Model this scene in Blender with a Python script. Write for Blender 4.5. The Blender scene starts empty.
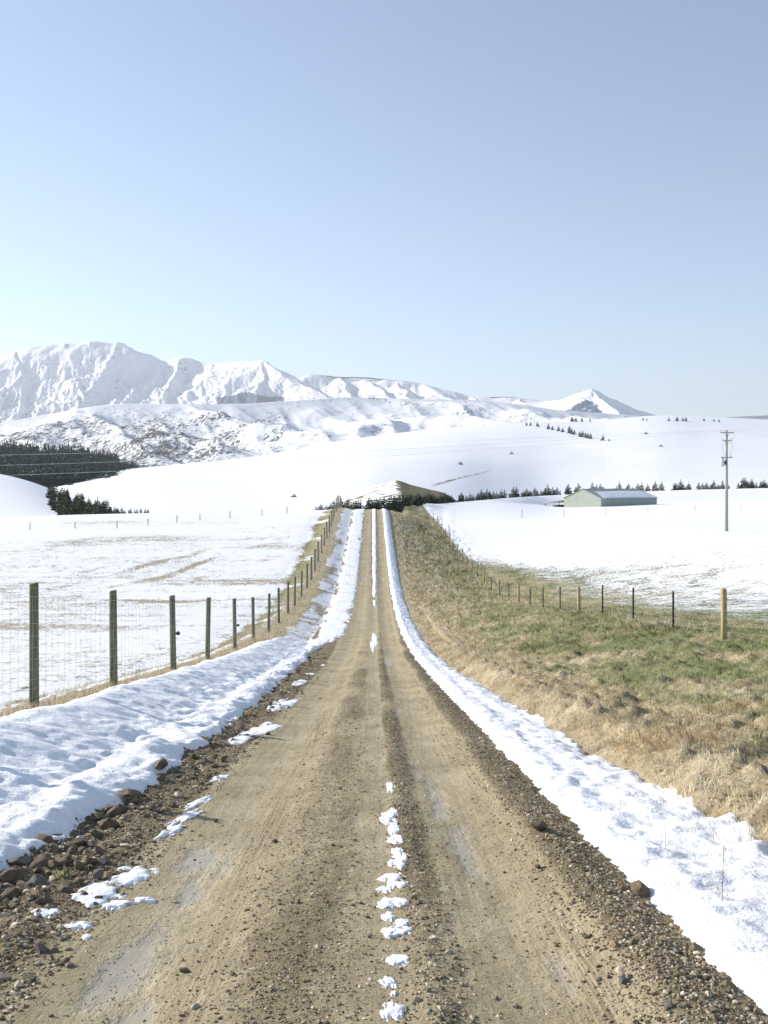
import bpy, math, random
import numpy as np
R = math.radians
random.seed(7)
rng = np.random.default_rng(7)
scene = bpy.context.scene
col = scene.collection

# ------------------------------------------------------------------ camera, sky, sun, exposure
F, CX, HY, EYE = 995.6, 384.0, 480.0, 1.6      # focal length and horizon row in pixels, eye height above the road
cam = bpy.data.cameras.new('camera')
cam.lens = 35.0
cam.sensor_width = 36.0
cam.shift_y = -(512.0 - HY) / 1024.0
cam.clip_start = 0.1
cam.clip_end = 60000
camo = bpy.data.objects.new('camera', cam)
col.objects.link(camo)
camo.location = (0, 0, EYE)
camo.rotation_euler = (R(90), 0, 0)
scene.camera = camo

SUN_EL, SUN_AZ = R(23.0), R(-64.0)
world = bpy.data.worlds.new('World')
scene.world = world
world.use_nodes = True
nt = world.node_tree
bg = nt.nodes['Background']
sky = nt.nodes.new('ShaderNodeTexSky')
sky.sky_type = 'NISHITA'
sky.sun_disc = False
sky.sun_elevation = SUN_EL
sky.sun_rotation = SUN_AZ
sky.altitude = 400
sky.air_density = 1.0
sky.dust_density = 0.0
sky.ozone_density = 4.0
hs = nt.nodes.new('ShaderNodeHueSaturation')
hs.inputs['Saturation'].default_value = 0.79
nt.links.new(sky.outputs[0], hs.inputs['Color'])
nt.links.new(hs.outputs[0], bg.inputs[0])
bg.inputs[1].default_value = 0.093
sd = (math.sin(SUN_AZ) * math.cos(SUN_EL), math.cos(SUN_AZ) * math.cos(SUN_EL), math.sin(SUN_EL))
sun = bpy.data.lights.new('sun', 'SUN')
sun.energy = 4.4
sun.angle = R(0.53)
sun.color = (1.0, 0.94, 0.85)
suno = bpy.data.objects.new('sun', sun)
col.objects.link(suno)
from mathutils import Vector, Matrix, Quaternion
suno.rotation_euler = Vector(sd).to_track_quat('Z', 'Y').to_euler()
scene.view_settings.view_transform = 'Standard'
scene.view_settings.look = 'None'
scene.view_settings.gamma = 1
scene.view_settings.exposure = 0.97
scene.cycles.max_bounces = 4
scene.cycles.diffuse_bounces = 2
scene.cycles.glossy_bounces = 2
scene.cycles.transparent_max_bounces = 6
scene.cycles.volume_bounces = 0

# ------------------------------------------------------------------ helpers
def sstep(a, b, x):
    t = np.clip((np.asarray(x, float) - a) / (b - a), 0, 1)
    return t * t * (3 - 2 * t)

def spline(xs, ys):
    """monotone-ish cubic (Catmull-Rom tangents) through the points, vectorised"""
    xs = np.array(xs, float); ys = np.array(ys, float)
    m = np.gradient(ys, xs)
    def f(x):
        x = np.clip(np.asarray(x, float), xs[0], xs[-1])
        i = np.clip(np.searchsorted(xs, x) - 1, 0, len(xs) - 2)
        h = xs[i + 1] - xs[i]; t = (x - xs[i]) / h
        return ((1 + 2 * t) * (1 - t) ** 2 * ys[i] + t * (1 - t) ** 2 * h * m[i]
                + t * t * (3 - 2 * t) * ys[i + 1] + t * t * (t - 1) * h * m[i + 1])
    return f

def lin(xs, ys):
    return lambda x: np.interp(x, xs, ys)

_tabs = {}
def noise(x, y, seed=0):
    """2-D gradient noise, about -1..1"""
    if seed not in _tabs:
        g = np.random.default_rng(1000 + seed)
        p = g.permutation(512); a = g.random(512) * 2 * np.pi
        _tabs[seed] = (np.concatenate([p, p]), np.cos(a), np.sin(a))
    p, gx, gy = _tabs[seed]
    x = np.asarray(x, float); y = np.asarray(y, float)
    x, y = np.broadcast_arrays(x, y)
    xi = np.floor(x).astype(int); yi = np.floor(y).astype(int)
    xf = x - xi; yf = y - yi
    u = xf ** 3 * (xf * (xf * 6 - 15) + 10); v = yf ** 3 * (yf * (yf * 6 - 15) + 10)
    def g(dx, dy):
        h = p[(p[(xi + dx) & 511] + yi + dy) & 511]
        return gx[h] * (xf - dx) + gy[h] * (yf - dy)
    a = g(0, 0) + u * (g(1, 0) - g(0, 0)); b = g(0, 1) + u * (g(1, 1) - g(0, 1))
    return (a + v * (b - a)) * 1.5

def fbm(x, y, o=4, seed=0, gain=0.5):
    s = 0; a = 1.0; t = 0
    for k in range(o):
        s = s + a * noise(np.asarray(x) * 2 ** k, np.asarray(y) * 2 ** k, seed + k); t += a; a *= gain
    return s / t

def ridged(x, y, o=4, seed=0, gain=0.5):
    s = 0; a = 1.0; t = 0
    for k in range(o):
        s = s + a * (1 - np.abs(noise(np.asarray(x) * 2 ** k, np.asarray(y) * 2 ** k, seed + k))); t += a; a *= gain
    return s / t

def mesh_np(name, V, faces, mat=None, attrs=None, smooth=False, colors=None):
    V = np.ascontiguousarray(V, np.float32); faces = np.ascontiguousarray(faces, np.int32)
    n, k = faces.shape
    me = bpy.data.meshes.new(name)
    me.vertices.add(len(V)); me.vertices.foreach_set('co', V.ravel())
    me.loops.add(n * k); me.loops.foreach_set('vertex_index', faces.ravel())
    me.polygons.add(n)
    me.polygons.foreach_set('loop_start', np.arange(0, n * k, k, dtype=np.int32))
    me.polygons.foreach_set('use_smooth', np.full(n, smooth))
    me.update(calc_edges=True)
    for an, av in (attrs or {}).items():
        a = me.attributes.new(an, 'FLOAT', 'POINT'); a.data.foreach_set('value', np.ascontiguousarray(av, np.float32).ravel())
    if colors is not None:
        a = me.attributes.new('tint', 'FLOAT_COLOR', 'POINT')
        c = np.ones((len(V), 4), np.float32); c[:, :3] = colors; a.data.foreach_set('color', c.ravel())
    if mat: me.materials.append(mat)
    return me

def link(name, me, parent=None, loc=None):
    o = bpy.data.objects.new(name, me); col.objects.link(o)
    if parent: o.parent = parent
    if loc is not None: o.location = loc
    return o

def tag(o, label=None, cat=None, group=None, kind=None):
    if label: o['label'] = label
    if cat: o['category'] = cat
    if group: o['group'] = group
    if kind: o['kind'] = kind
    return o

def empty(name, loc, rz=0.0):
    o = bpy.data.objects.new(name, None); col.objects.link(o)
    o.empty_display_size = 0.2
    o.location = loc; o.rotation_euler = (0, 0, rz)
    return o

def grid_faces(nr, nc):
    i = np.arange(nr * nc).reshape(nr, nc)
    return np.stack([i[:-1, :-1], i[:-1, 1:], i[1:, 1:], i[1:, :-1]], -1).reshape(-1, 4)

class MB:
    """collects boxes and tubes into one mesh"""
    def __init__(s): s.v = []; s.f = []
    def add(s, V, Fs):
        b = len(s.v); s.v += [tuple(p) for p in V]; s.f += [tuple(b + i for i in f) for f in Fs]; return s
    def box(s, c, size, rot=None):
        x, y, z = [q / 2 for q in size]
        V = [Vector(p) for p in ((-x, -y, -z), (x, -y, -z), (x, y, -z), (-x, y, -z), (-x, -y, z), (x, -y, z), (x, y, z), (-x, y, z))]
        if rot: V = [rot @ p for p in V]
        return s.add([p + Vector(c) for p in V], [(0, 3, 2, 1), (4, 5, 6, 7), (0, 1, 5, 4), (1, 2, 6, 5), (2, 3, 7, 6), (3, 0, 4, 7)])
    def tube(s, pts, rad, n=8, cap=True):
        pts = [Vector(p) for p in pts]
        if not hasattr(rad, '__len__'): rad = [rad] * len(pts)
        rings = []
        for i, p in enumerate(pts):
            d = (pts[min(i + 1, len(pts) - 1)] - pts[max(i - 1, 0)]).normalized()
            a = d.cross(Vector((0, 1, 0) if abs(d.y) < 0.9 else (1, 0, 0))).normalized(); b = d.cross(a)
            rings.append([p + (a * math.cos(t) + b * math.sin(t)) * rad[i] for t in [2 * math.pi * k / n for k in range(n)]])
        V = [q for r in rings for q in r]
        Fs = [(i * n + k, i * n + (k + 1) % n, (i + 1) * n + (k + 1) % n, (i + 1) * n + k) for i in range(len(pts) - 1) for k in range(n)]
        if cap: Fs += [tuple(range(n))[::-1], tuple((len(pts) - 1) * n + k for k in range(n))]
        return s.add(V, Fs)
    def build(s, name, mat, parent=None, smooth=False):
        me = bpy.data.meshes.new(name); me.from_pydata(s.v, [], s.f); me.update()
        import bmesh
        bm = bmesh.new(); bm.from_mesh(me); bmesh.ops.recalc_face_normals(bm, faces=bm.faces); bm.to_mesh(me); bm.free()
        if smooth: me.shade_smooth()
        me.materials.append(mat)
        return link(name, me, parent)

# ------------------------------------------------------------------ materials
class NM:
    def __init__(s, name, rough=0.8, spec=0.3):
        s.m = bpy.data.materials.new(name); s.m.use_nodes = True
        s.t = s.m.node_tree; s.b = s.t.nodes['Principled BSDF']
        s.b.inputs['Roughness'].default_value = rough
        s.b.inputs['Specular IOR Level'].default_value = spec
        s._pos = None
    def n(s, t, **kw):
        o = s.t.nodes.new(t)
        for k, v in kw.items(): setattr(o, k, v)
        return o
    def lk(s, a, b):
        s.t.links.new(a, b); return s
    def put(s, sock, v):
        if hasattr(v, 'is_output'): s.t.links.new(v, sock)
        elif v is not None: sock.default_value = v
    @property
    def pos(s):
        if s._pos is None: s._pos = s.n('ShaderNodeNewGeometry').outputs['Position']
        return s._pos
    @property
    def obj(s): return s.n('ShaderNodeTexCoord').outputs['Object']
    def mapping(s, vec, scale):
        m = s.n('ShaderNodeMapping'); s.lk(vec, m.inputs['Vector']); m.inputs['Scale'].default_value = scale; return m.outputs[0]
    def noise(s, vec, scale, detail=4, rough=0.6, dist=0.0):
        o = s.n('ShaderNodeTexNoise'); s.lk(vec, o.inputs['Vector'])
        o.inputs['Scale'].default_value = scale; o.inputs['Detail'].default_value = detail; o.inputs['Roughness'].default_value = rough
        o.inputs['Distortion'].default_value = dist
        return o.outputs['Fac']
    def math(s, op, a, b=None, clamp=False):
        o = s.n('ShaderNodeMath', operation=op, use_clamp=clamp); s.put(o.inputs[0], a)
        if b is not None: s.put(o.inputs[1], b)
        return o.outputs[0]
    def ramp(s, v, a, b, c=0.0, d=1.0, smooth=True):
        o = s.n('ShaderNodeMapRange', interpolation_type='SMOOTHSTEP' if smooth else 'LINEAR'); s.put(o.inputs['Value'], v)
        o.inputs['From Min'].default_value = a; o.inputs['From Max'].default_value = b
        o.inputs['To Min'].default_value = c; o.inputs['To Max'].default_value = d
        return o.outputs['Result']
    def mix(s, f, a, b, blend='MIX'):
        o = s.n('ShaderNodeMix', data_type='RGBA', blend_type=blend); s.put(o.inputs[0], f)
        for sock, v in ((o.inputs[6], a), (o.inputs[7], b)):
            s.put(sock, (*v, 1) if isinstance(v, tuple) and len(v) == 3 else v)
        return o.outputs[2]
    def attr(s, name, out='Fac'):
        o = s.n('ShaderNodeAttribute', attribute_name=name); return o.outputs[out]
    def color(s, v): s.put(s.b.inputs['Base Color'], (*v, 1) if isinstance(v, tuple) else v); return s
    def bump(s, h, dist, strength=1.0):
        o = s.n('ShaderNodeBump'); s.put(o.inputs['Height'], h); o.inputs['Distance'].default_value = dist
        o.inputs['Strength'].default_value = strength
        if s.b.inputs['Normal'].is_linked: s.lk(s.b.inputs['Normal'].links[0].from_socket, o.inputs['Normal'])
        s.lk(o.outputs[0], s.b.inputs['Normal']); return s

SNOW = (0.88, 0.87, 0.885)
def mat_snow(name='fresh_snow', dirt=0.0):
    k = NM(name, 0.55, 0.25)
    n1 = k.noise(k.pos, 2.2, 5, 0.6); n2 = k.noise(k.pos, 38, 3, 0.65)
    c = k.mix(k.ramp(n1, 0.35, 0.7), (0.87, 0.88, 0.895), (0.93, 0.928, 0.925))
    if dirt:
        d = k.math('MULTIPLY', k.ramp(k.noise(k.pos, 16, 6, 0.7), 0.5, 0.66, 0, 0.85), k.attr('edge'))
        c = k.mix(d, c, (0.3, 0.25, 0.18))
    sp = k.math('MULTIPLY', k.ramp(k.noise(k.pos, 55, 2, 0.5), 0.69, 0.74), k.ramp(k.noise(k.pos, 1.3, 4, 0.6), 0.48, 0.66))
    c = k.mix(k.math('MULTIPLY', sp, 0.75), c, (0.2, 0.155, 0.1))
    k.color(c); k.bump(n2, 0.012, 0.7); k.bump(k.noise(k.pos, 9, 4, 0.6), 0.05, 0.5)
    return k.m
M_snow = mat_snow('fresh_snow', 1.0)

def mat_ground():
    """meadow: grass showing through old snow, driven by the attributes snow and green"""
    k = NM('meadow_snow_and_grass', 0.85, 0.15)
    nf = k.noise(k.mapping(k.pos, (2.2, 1.0, 1.0)), 2.6, 7, 0.72); nm = k.noise(k.pos, 0.8, 4, 0.6)
    g = k.mix(k.ramp(k.noise(k.pos, 3, 5, 0.7), 0.35, 0.65), (0.38, 0.31, 0.185), (0.55, 0.465, 0.31))
    gr = k.mix(k.noise(k.pos, 7, 4, 0.6), (0.11, 0.14, 0.045), (0.27, 0.29, 0.13))
    grass = k.mix(k.ramp(k.math('ADD', k.attr('green'), k.math('SUBTRACT', k.noise(k.pos, 1.3, 5, 0.7), 0.5)), 0.3, 0.7), g, gr)
    grass = k.mix(k.ramp(k.noise(k.pos, 11, 5, 0.7), 0.3, 0.55, 0.6, 0), grass, (0.08, 0.06, 0.03))  # shade of small hollows painted into the turf as dark brown mottling
    soil = k.mix(k.noise(k.pos, 6, 5, 0.7), (0.13, 0.095, 0.055), (0.44, 0.355, 0.22))
    grass = k.mix(k.attr('soil'), grass, soil)
    thr = k.math('ADD', k.math('MULTIPLY', k.math('SUBTRACT', k.math('ADD', k.math('MULTIPLY', nf, 0.7), k.math('MULTIPLY', nm, 0.3)), 0.5), 1.7), k.attr('snow'))
    m = k.ramp(thr, 0.42, 0.56)
    sn = k.mix(k.noise(k.pos, 0.5, 4, 0.6), (0.87, 0.88, 0.895), (0.93, 0.928, 0.925))
    k.color(k.mix(m, grass, sn))
    h = k.math('ADD', k.math('MULTIPLY', m, 0.6), k.math('MULTIPLY', k.noise(k.pos, 14, 5, 0.7), 0.7))
    k.bump(h, 0.09, 0.9)
    return k.m
M_ground = mat_ground()

def mat_road():
    k = NM('gravel_road_dirt', 0.92, 0.2)
    uv = k.n('ShaderNodeCombineXYZ'); k.lk(k.attr('lane'), uv.inputs[0]); k.lk(k.attr('run'), uv.inputs[1]); uv = uv.outputs[0]
    fine = k.noise(k.pos, 60, 5, 0.7); mid = k.noise(k.pos, 9, 6, 0.7); big = k.noise(k.pos, 1.2, 4, 0.6)
    tyre = k.noise(k.mapping(uv, (26, 0.55, 1)), 1.0, 4, 0.6)
    dirt = k.mix(k.ramp(big, 0.3, 0.7), (0.35, 0.288, 0.178), (0.47, 0.395, 0.255))
    dirt = k.mix(k.ramp(tyre, 0.35, 0.62, 0.2, 0.0), dirt, (0.33, 0.265, 0.155))
    dirt = k.mix(k.ramp(mid, 0.55, 0.75, 0.0, 0.5), dirt, (0.52, 0.445, 0.30))
    damp = k.ramp(k.noise(k.mapping(uv, (1.6, 0.35, 1)), 1.0, 5, 0.65), 0.5, 0.68, 0, 0.5)
    dirt = k.mix(damp, dirt, (0.34, 0.28, 0.175))
    tread = k.noise(k.mapping(uv, (75, 0.9, 1)), 1.0, 3, 0.5)
    dirt = k.mix(k.math('MULTIPLY', k.attr('tread'), k.ramp(tread, 0.44, 0.58, 0.95, 0)), dirt, (0.19, 0.15, 0.088))
    grav = k.mix(k.ramp(fine, 0.35, 0.65), (0.16, 0.122, 0.066), (0.38, 0.31, 0.185))
    grav = k.mix(k.ramp(mid, 0.3, 0.6), (0.11, 0.083, 0.046), grav)
    gm = k.ramp(k.math('ADD', k.attr('gravel'), k.math('MULTIPLY', k.math('SUBTRACT', mid, 0.5), 1.1)), 0.3, 0.75)
    c = k.mix(gm, dirt, grav)
    w = k.ramp(k.math('ADD', k.attr('wet'), k.math('MULTIPLY', k.math('SUBTRACT', k.noise(k.mapping(uv, (5, 1.6, 1)), 1.0, 5, 0.65), 0.5), 1.2)), 0.38, 0.8)
    c = k.mix(k.math('MULTIPLY', w, 0.4), c, (0.3, 0.25, 0.18))
    k.color(c)
    k.put(k.b.inputs['Roughness'], k.math('SUBTRACT', 0.92, k.math('MULTIPLY', w, 0.6)))
    k.put(k.b.inputs['Specular IOR Level'], k.math('ADD', 0.2, k.math('MULTIPLY', w, 0.7)))
    h = k.math('ADD', k.math('MULTIPLY', fine, 0.5), k.math('MULTIPLY', k.noise(k.pos, 150, 3, 0.6), 0.25))
    inv = k.math('SUBTRACT', 1.0, k.math('MULTIPLY', w, 0.75))
    ig = k.math('ADD', 0.45, k.math('MULTIPLY', gm, 0.55))
    k.bump(k.math('MULTIPLY', k.math('MULTIPLY', h, inv), ig), 0.042, 0.9)
    k.bump(k.math('MULTIPLY', k.noise(k.pos, 22, 4, 0.6), inv), 0.03, 0.5)
    k.bump(k.math('MULTIPLY', tyre, k.math('SUBTRACT', 1.0, gm)), 0.008, 0.6)
    return k.m
M_road = mat_road()

def mat_tint(name, rough=0.85, spec=0.2, scale=0, amt=0.3, trans=0):
    k = NM(name, rough, spec)
    c = k.attr('tint', 'Color')
    if scale: c = k.mix(amt, c, k.mix(k.noise(k.obj, scale, 4, 0.6), (0.0, 0.0, 0.0), (1, 1, 1)), 'OVERLAY')
    k.color(c)
    return k.m
M_grass = mat_tint('grass_blades', 0.7, 0.2)
_t = M_grass.node_tree; _tr = _t.nodes.new('ShaderNodeBsdfTranslucent'); _mx = _t.nodes.new('ShaderNodeMixShader'); _mx.inputs[0].default_value = 0.35
_t.links.new(_t.nodes['Principled BSDF'].inputs['Base Color'].links[0].from_socket, _tr.inputs['Color'])
_t.links.new(_t.nodes['Principled BSDF'].outputs[0], _mx.inputs[1]); _t.links.new(_tr.outputs[0], _mx.inputs[2]); _t.links.new(_mx.outputs[0], _t.nodes['Material Output'].inputs['Surface'])
M_gravel = mat_tint('gravel_stones', 0.9, 0.2)

def mat_rock(name, a, b):
    k = NM(name, 0.88, 0.25)
    r = k.n('ShaderNodeObjectInfo').outputs['Random']
    n1 = k.noise(k.obj, 2.5, 6, 0.7)
    c = k.mix(k.ramp(n1, 0.3, 0.7), a, b)
    c = k.mix(k.math('MULTIPLY', r, 0.5), c, (0.42, 0.335, 0.22))
    k.color(c); k.bump(k.noise(k.obj, 7, 6, 0.75), 0.12, 0.8)
    return k.m
M_rock = mat_rock('brown_rock', (0.15, 0.112, 0.072), (0.42, 0.33, 0.22))
M_rockg = mat_rock('grey_rock', (0.22, 0.205, 0.18), (0.44, 0.42, 0.37))

def mat_wood(name, a, b, moss=None):
    k = NM(name, 0.85, 0.2)
    st = k.noise(k.mapping(k.obj, (28, 28, 1.6)), 1.0, 5, 0.65)
    c = k.mix(k.ramp(st, 0.3, 0.7), a, b)
    if moss: c = k.mix(k.ramp(k.noise(k.mapping(k.obj, (9, 9, 2.5)), 1.0, 5, 0.7), 0.4, 0.65, 0, 0.8), c, moss)
    k.color(c); k.bump(st, 0.02, 0.8)
    return k.m
M_post = mat_wood('weathered_green_timber', (0.075, 0.07, 0.045), (0.24, 0.225, 0.16), (0.14, 0.165, 0.075))
M_newpost = mat_wood('tan_treated_timber', (0.36, 0.27, 0.13), (0.52, 0.42, 0.24))
M_pole = mat_wood('pale_grey_pole', (0.3, 0.29, 0.24), (0.46, 0.44, 0.38), (0.3, 0.33, 0.25))

def mat_plain(name, c, rough=0.6, metal=0.0, scale=3.0, amt=0.15):
    k = NM(name, rough, 0.4); k.b.inputs['Metallic'].default_value = metal
    d = tuple(x * (1 - amt) for x in c); e = tuple(min(1, x * (1 + amt)) for x in c)
    k.color(k.mix(k.ramp(k.noise(k.obj, scale, 4, 0.6), 0.35, 0.65), d, e))
    return k.m
M_wire = mat_plain('galvanised_wire', (0.5, 0.5, 0.5), 0.45, 0.6, 40)
M_steel = mat_plain('black_steel_stake', (0.02, 0.021, 0.024), 0.5, 0.2, 30)
M_cable = mat_plain('bare_cable', (0.62, 0.62, 0.6), 0.4, 0.3)
M_porc = mat_plain('porcelain_insulator', (0.5, 0.47, 0.45), 0.3)
M_tank = mat_plain('grey_painted_steel', (0.52, 0.55, 0.58), 0.45)
M_dark = mat_plain('dark_fittings', (0.05, 0.05, 0.05), 0.6)

def mat_hill(name, spec_amt, scrub=(0.09, 0.085, 0.075), scale=0.06, thr=(0.56, 0.64), noiseamt=1.0):
    """far snow slopes with rock or scrub showing where the attribute bare is high"""
    k = NM(name, 0.8, 0.1)
    n1 = k.noise(k.pos, scale, 6, 0.72); n2 = k.noise(k.pos, scale * 0.12, 4, 0.6)
    v = k.math('ADD', n1, k.math('MULTIPLY', k.math('SUBTRACT', n2, 0.5), 0.45))
    m = k.ramp(k.math('ADD', v, k.math('MULTIPLY', k.attr('bare'), spec_amt)), thr[0], thr[1])
    sn = k.mix(k.noise(k.pos, scale * 0.4, 4, 0.6), (0.84, 0.85, 0.87), (0.9, 0.9, 0.9))
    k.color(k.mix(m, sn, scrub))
    return k.m
M_farhill = mat_hill('far_snow_pasture', 0.35, (0.2, 0.18, 0.09), 0.25, (0.70, 0.82))
M_scrub = mat_hill('scrubby_snow_hillside', 0.10, (0.05, 0.056, 0.066), 0.085, (0.56, 0.65))
M_mount = mat_hill('mountain_snow', 0.14, (0.05, 0.10, 0.18), 0.03, (0.575, 0.70))  # blue of the distant haze is mixed into this scrub colour
M_blue = mat_plain('distant_forest_slope', (0.035, 0.065, 0.11), 0.9, 0, 0.005)  # forest colour with the haze blue painted in

def mat_foliage(name, a, b):
    k = NM(name, 0.75, 0.2)
    r = k.n('ShaderNodeObjectInfo').outputs['Random']
    k.color(k.mix(k.math('ADD', k.math('MULTIPLY', r, 0.5), k.math('MULTIPLY', k.noise(k.pos, 1.5, 3, 0.6), 0.5)), a, b))
    return k.m
M_pine = mat_foliage('dark_pine_needles', (0.025, 0.04, 0.025), (0.06, 0.085, 0.045))
M_olive = mat_foliage('olive_pine_needles', (0.05, 0.06, 0.025), (0.10, 0.105, 0.045))
M_forest = mat_foliage('plantation_needles', (0.012, 0.034, 0.032), (0.05, 0.092, 0.07))
M_bark = mat_plain('bark', (0.07, 0.05, 0.035), 0.9)

# ------------------------------------------------------------------ terrain functions (z relative to the eye; x right, d ahead, metres)
zr = spline([-12, 0, 3.9, 13.4, 25, 36, 47, 60, 72, 85, 104, 125, 145, 156, 172, 200, 240],
            [-0.1, -1.6, -2.15, -3.48, -5.05, -6.45, -7.56, -8.4, -8.72, -8.55, -7.35, -5.8, -4.47, -4.62, -6.2, -9.5, -11])
def xc(d): return 0.12 - 0.0105 * np.asarray(d, float)
def xfl(d): return -5.4 - 0.0105 * (np.asarray(d, float) - 15)            # left fence line
xfr = lin([0, 70, 90, 110, 130, 160, 220], [8.95, 9.05, 8.8, 8.5, 8.2, 7.8, 7.2])   # right fence line
Ff = spline([0, 15, 26, 41, 57, 67, 88, 108, 128, 156, 220], [0.7, 0.85, 1.0, 1.4, 0.9, 0.3, -0.85, -1.75, -2.2, -2.2, 0.2])
zplane = spline([0, 30, 60, 119, 160], [-2.4, -4.1, -5.0, -6.1, -6.6])
rc = spline([-300, 0, 50, 150, 300, 384, 450, 512, 600, 660, 768, 1100], [521, 517.5, 515.5, 513, 511.5, 509.8, 503, 497.7, 493, 490.7, 488, 484])
dcr = spline([-300, 300, 384, 450, 500, 540, 600, 660, 768, 1100], [158, 156, 157, 235, 330, 395, 425, 432, 440, 440])

def near_z(x, d):
    x = np.asarray(x, float); d = np.asarray(d, float); x, d = np.broadcast_arrays(x, d)
    r = x - xc(d); z0 = zr(d)
    fr = xfr(d) - xc(d)
    t = np.clip((r - 3.2) / (fr - 3.2), 0, 1)
    F_ = Ff(d)
    b = np.where(r < 3.2, (1 - 0.52 * sstep(30, 60, d) * sstep(1.8, 3.2, r)) * 0.42 * sstep(2.3, 3.2 + 1.3 * sstep(30, 60, d), r) - 0.1 * sstep(1.4, 2.0, r) , 0.2 + (F_ - 0.2) * (t * t * (3 - 2 * t) * 0.5 + t * 0.5))
    z0r = zr(np.minimum(d, 150 + 0 * d)) - 0.1 * sstep(0, 40, d - 150)
    z0 = np.where(r > 3.0, z0 + (z0r - z0) * sstep(3.0, 6.0, r), z0)
    bf = -0.12 * sstep(1.4, 2.0, r) + (F_ + 0.12) * np.clip((r - 2.0) / (fr - 2.0), 0, 1)
    b = b + (np.where(r < 1.4, b, bf) - b) * sstep(42, 78, d)
    zbank = z0 + b
    zright = z0 + F_ + (zplane(np.minimum(d, 160)) - z0 - F_) * sstep(0, 34, x - xfr(d))
    # left side
    px = CX + x / np.maximum(d, 5) * F
    zl = zr(d) - 0.12 * sstep(2.6, 3.1, -r) + 0.34 * sstep(3.0, 4.6, -r) - 0.3 * sstep(5.7, 7.2, -r)
    zl = zl - (rc(np.clip(px, -300, 384)) - 509.8) / F * d * sstep(70, 140, d) * sstep(5.5, 20, -r)
    return np.where(r < 0, zl, np.where(x < xfr(d), zbank, zright))

def base_z(x, d):
    x = np.asarray(x, float); d = np.asarray(d, float); x, d = np.broadcast_arrays(x, d)
    zn = near_z(x, d)
    px = np.clip(CX + x / np.maximum(d, 1) * F, -300, 1100)
    dc = dcr(px); d1 = np.minimum(0.62 * dc, 150)
    z1 = near_z((px - CX) / F * d1, d1)
    zc = (HY - rc(px)) / F * dc
    ds = 0.9 * dc; zs = (HY - (rc(px) + 12.0 * sstep(440, 580, px))) / F * ds
    zq = z1 + (zc - z1) * (ds - d1) / (dc - d1); zs = zq + (zs - zq) * sstep(440, 560, px)
    f = np.where(d < ds, z1 + (zs - z1) * (d - d1) / (ds - d1), zs + (zc - zs) * (d - ds) / (dc - ds))
    f = np.where(d > dc, zc - ((d - dc) * 0.02 + np.minimum(d - dc, 120) ** 2 * 0.0005), f)
    w = sstep(404, 445, px) * sstep(0.9, 1.1, d / d1)
    return zn + (f - zn) * w

def road_d(r, d):
    """ruts, crown, lumps on the road and shoulders"""
    rut = -0.03 * np.exp(-((r + 1.15) / 0.3) ** 2) - 0.035 * np.exp(-((r - 0.62) / 0.3) ** 2)
    mid = 0.03 * np.exp(-((r + 0.5) / 0.33) ** 2) + 0.02 * np.exp(-((r - 0.14) / 0.12) ** 2)
    sh = 0.05 * np.exp(-((r - 1.15) / 0.22) ** 2)
    rough = 0.008 + 0.014 * gravel_amt(r, d)
    return rut + mid + sh + rough * fbm(r * 6, d * 4, 3, 11) + 0.003 * noise(r * 14, d * 0.8, 15) + 0.02 * fbm(r * 1.1, d * 0.5, 2, 17)

def gravel_amt(r, d):
    far = sstep(60, 30, d)
    g = 0.75 * np.exp(-((r + 0.52) / 0.3) ** 4) + 0.95 * np.exp(-((r - 0.15) / 0.16) ** 4) + 1.1 * np.exp(-((r - 1.28) / 0.3) ** 4)
    g = g * (0.4 + 0.5 * far) * np.clip(0.8 + 0.5 * noise(r * 1.5, d * 0.35, 19), 0.2, 1.2)
    return np.clip(g + 1.3 * sstep(1.55, 1.95, -r) * (0.35 + 0.65 * far), 0, 1.2)

def surf(x, d):
    """ground height with fine relief"""
    x = np.asarray(x, float); d = np.asarray(d, float); x, d = np.broadcast_arrays(x, d)
    r = x - xc(d)
    z = base_z(x, d)
    wr = sstep(3.3, 2.7, np.abs(r + 0.6))
    z = z + wr * road_d(r, d)
    z = z + 0.09 * fbm(r * 2.4, d * 2.0, 3, 41) * sstep(1.75, 2.1, -r) * sstep(3.6, 2.9, -r) * sstep(50, 30, d)       # rubble shoulder
    wb = sstep(2.2, 3.0, r) * sstep(0, 1.5, xfr(d) + 3.0 - x)
    z = z + wb * (0.17 * fbm(x * 0.9 + 0.4 * d, d * 0.8, 3, 21) + 0.13 * ridged(x * 1.3 + 0.5 * d, d * 1.6 - 0.4 * x, 3, 25) + 0.15 * np.abs(noise(x * 1.9 + 0.3 * d, d * 1.5, 37)) + 0.13 * np.abs(noise(x * 4.2, d * 3.1, 38)) - 0.17)      # tussocky bank
    wl = sstep(4.2, 5.2, -r) * sstep(9, 7, -r)
    z = z + wl * 0.07 * fbm(x * 1.5, d * 1.1, 3, 29)
    return z

# ------------------------------------------------------------------ near ground: three strips of fine mesh and one wide sheet
def rows_d(d0, d1, k):
    n = int(math.log(d1 / d0) / k); return d0 * np.exp(np.linspace(0, math.log(d1 / d0), n))

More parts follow.
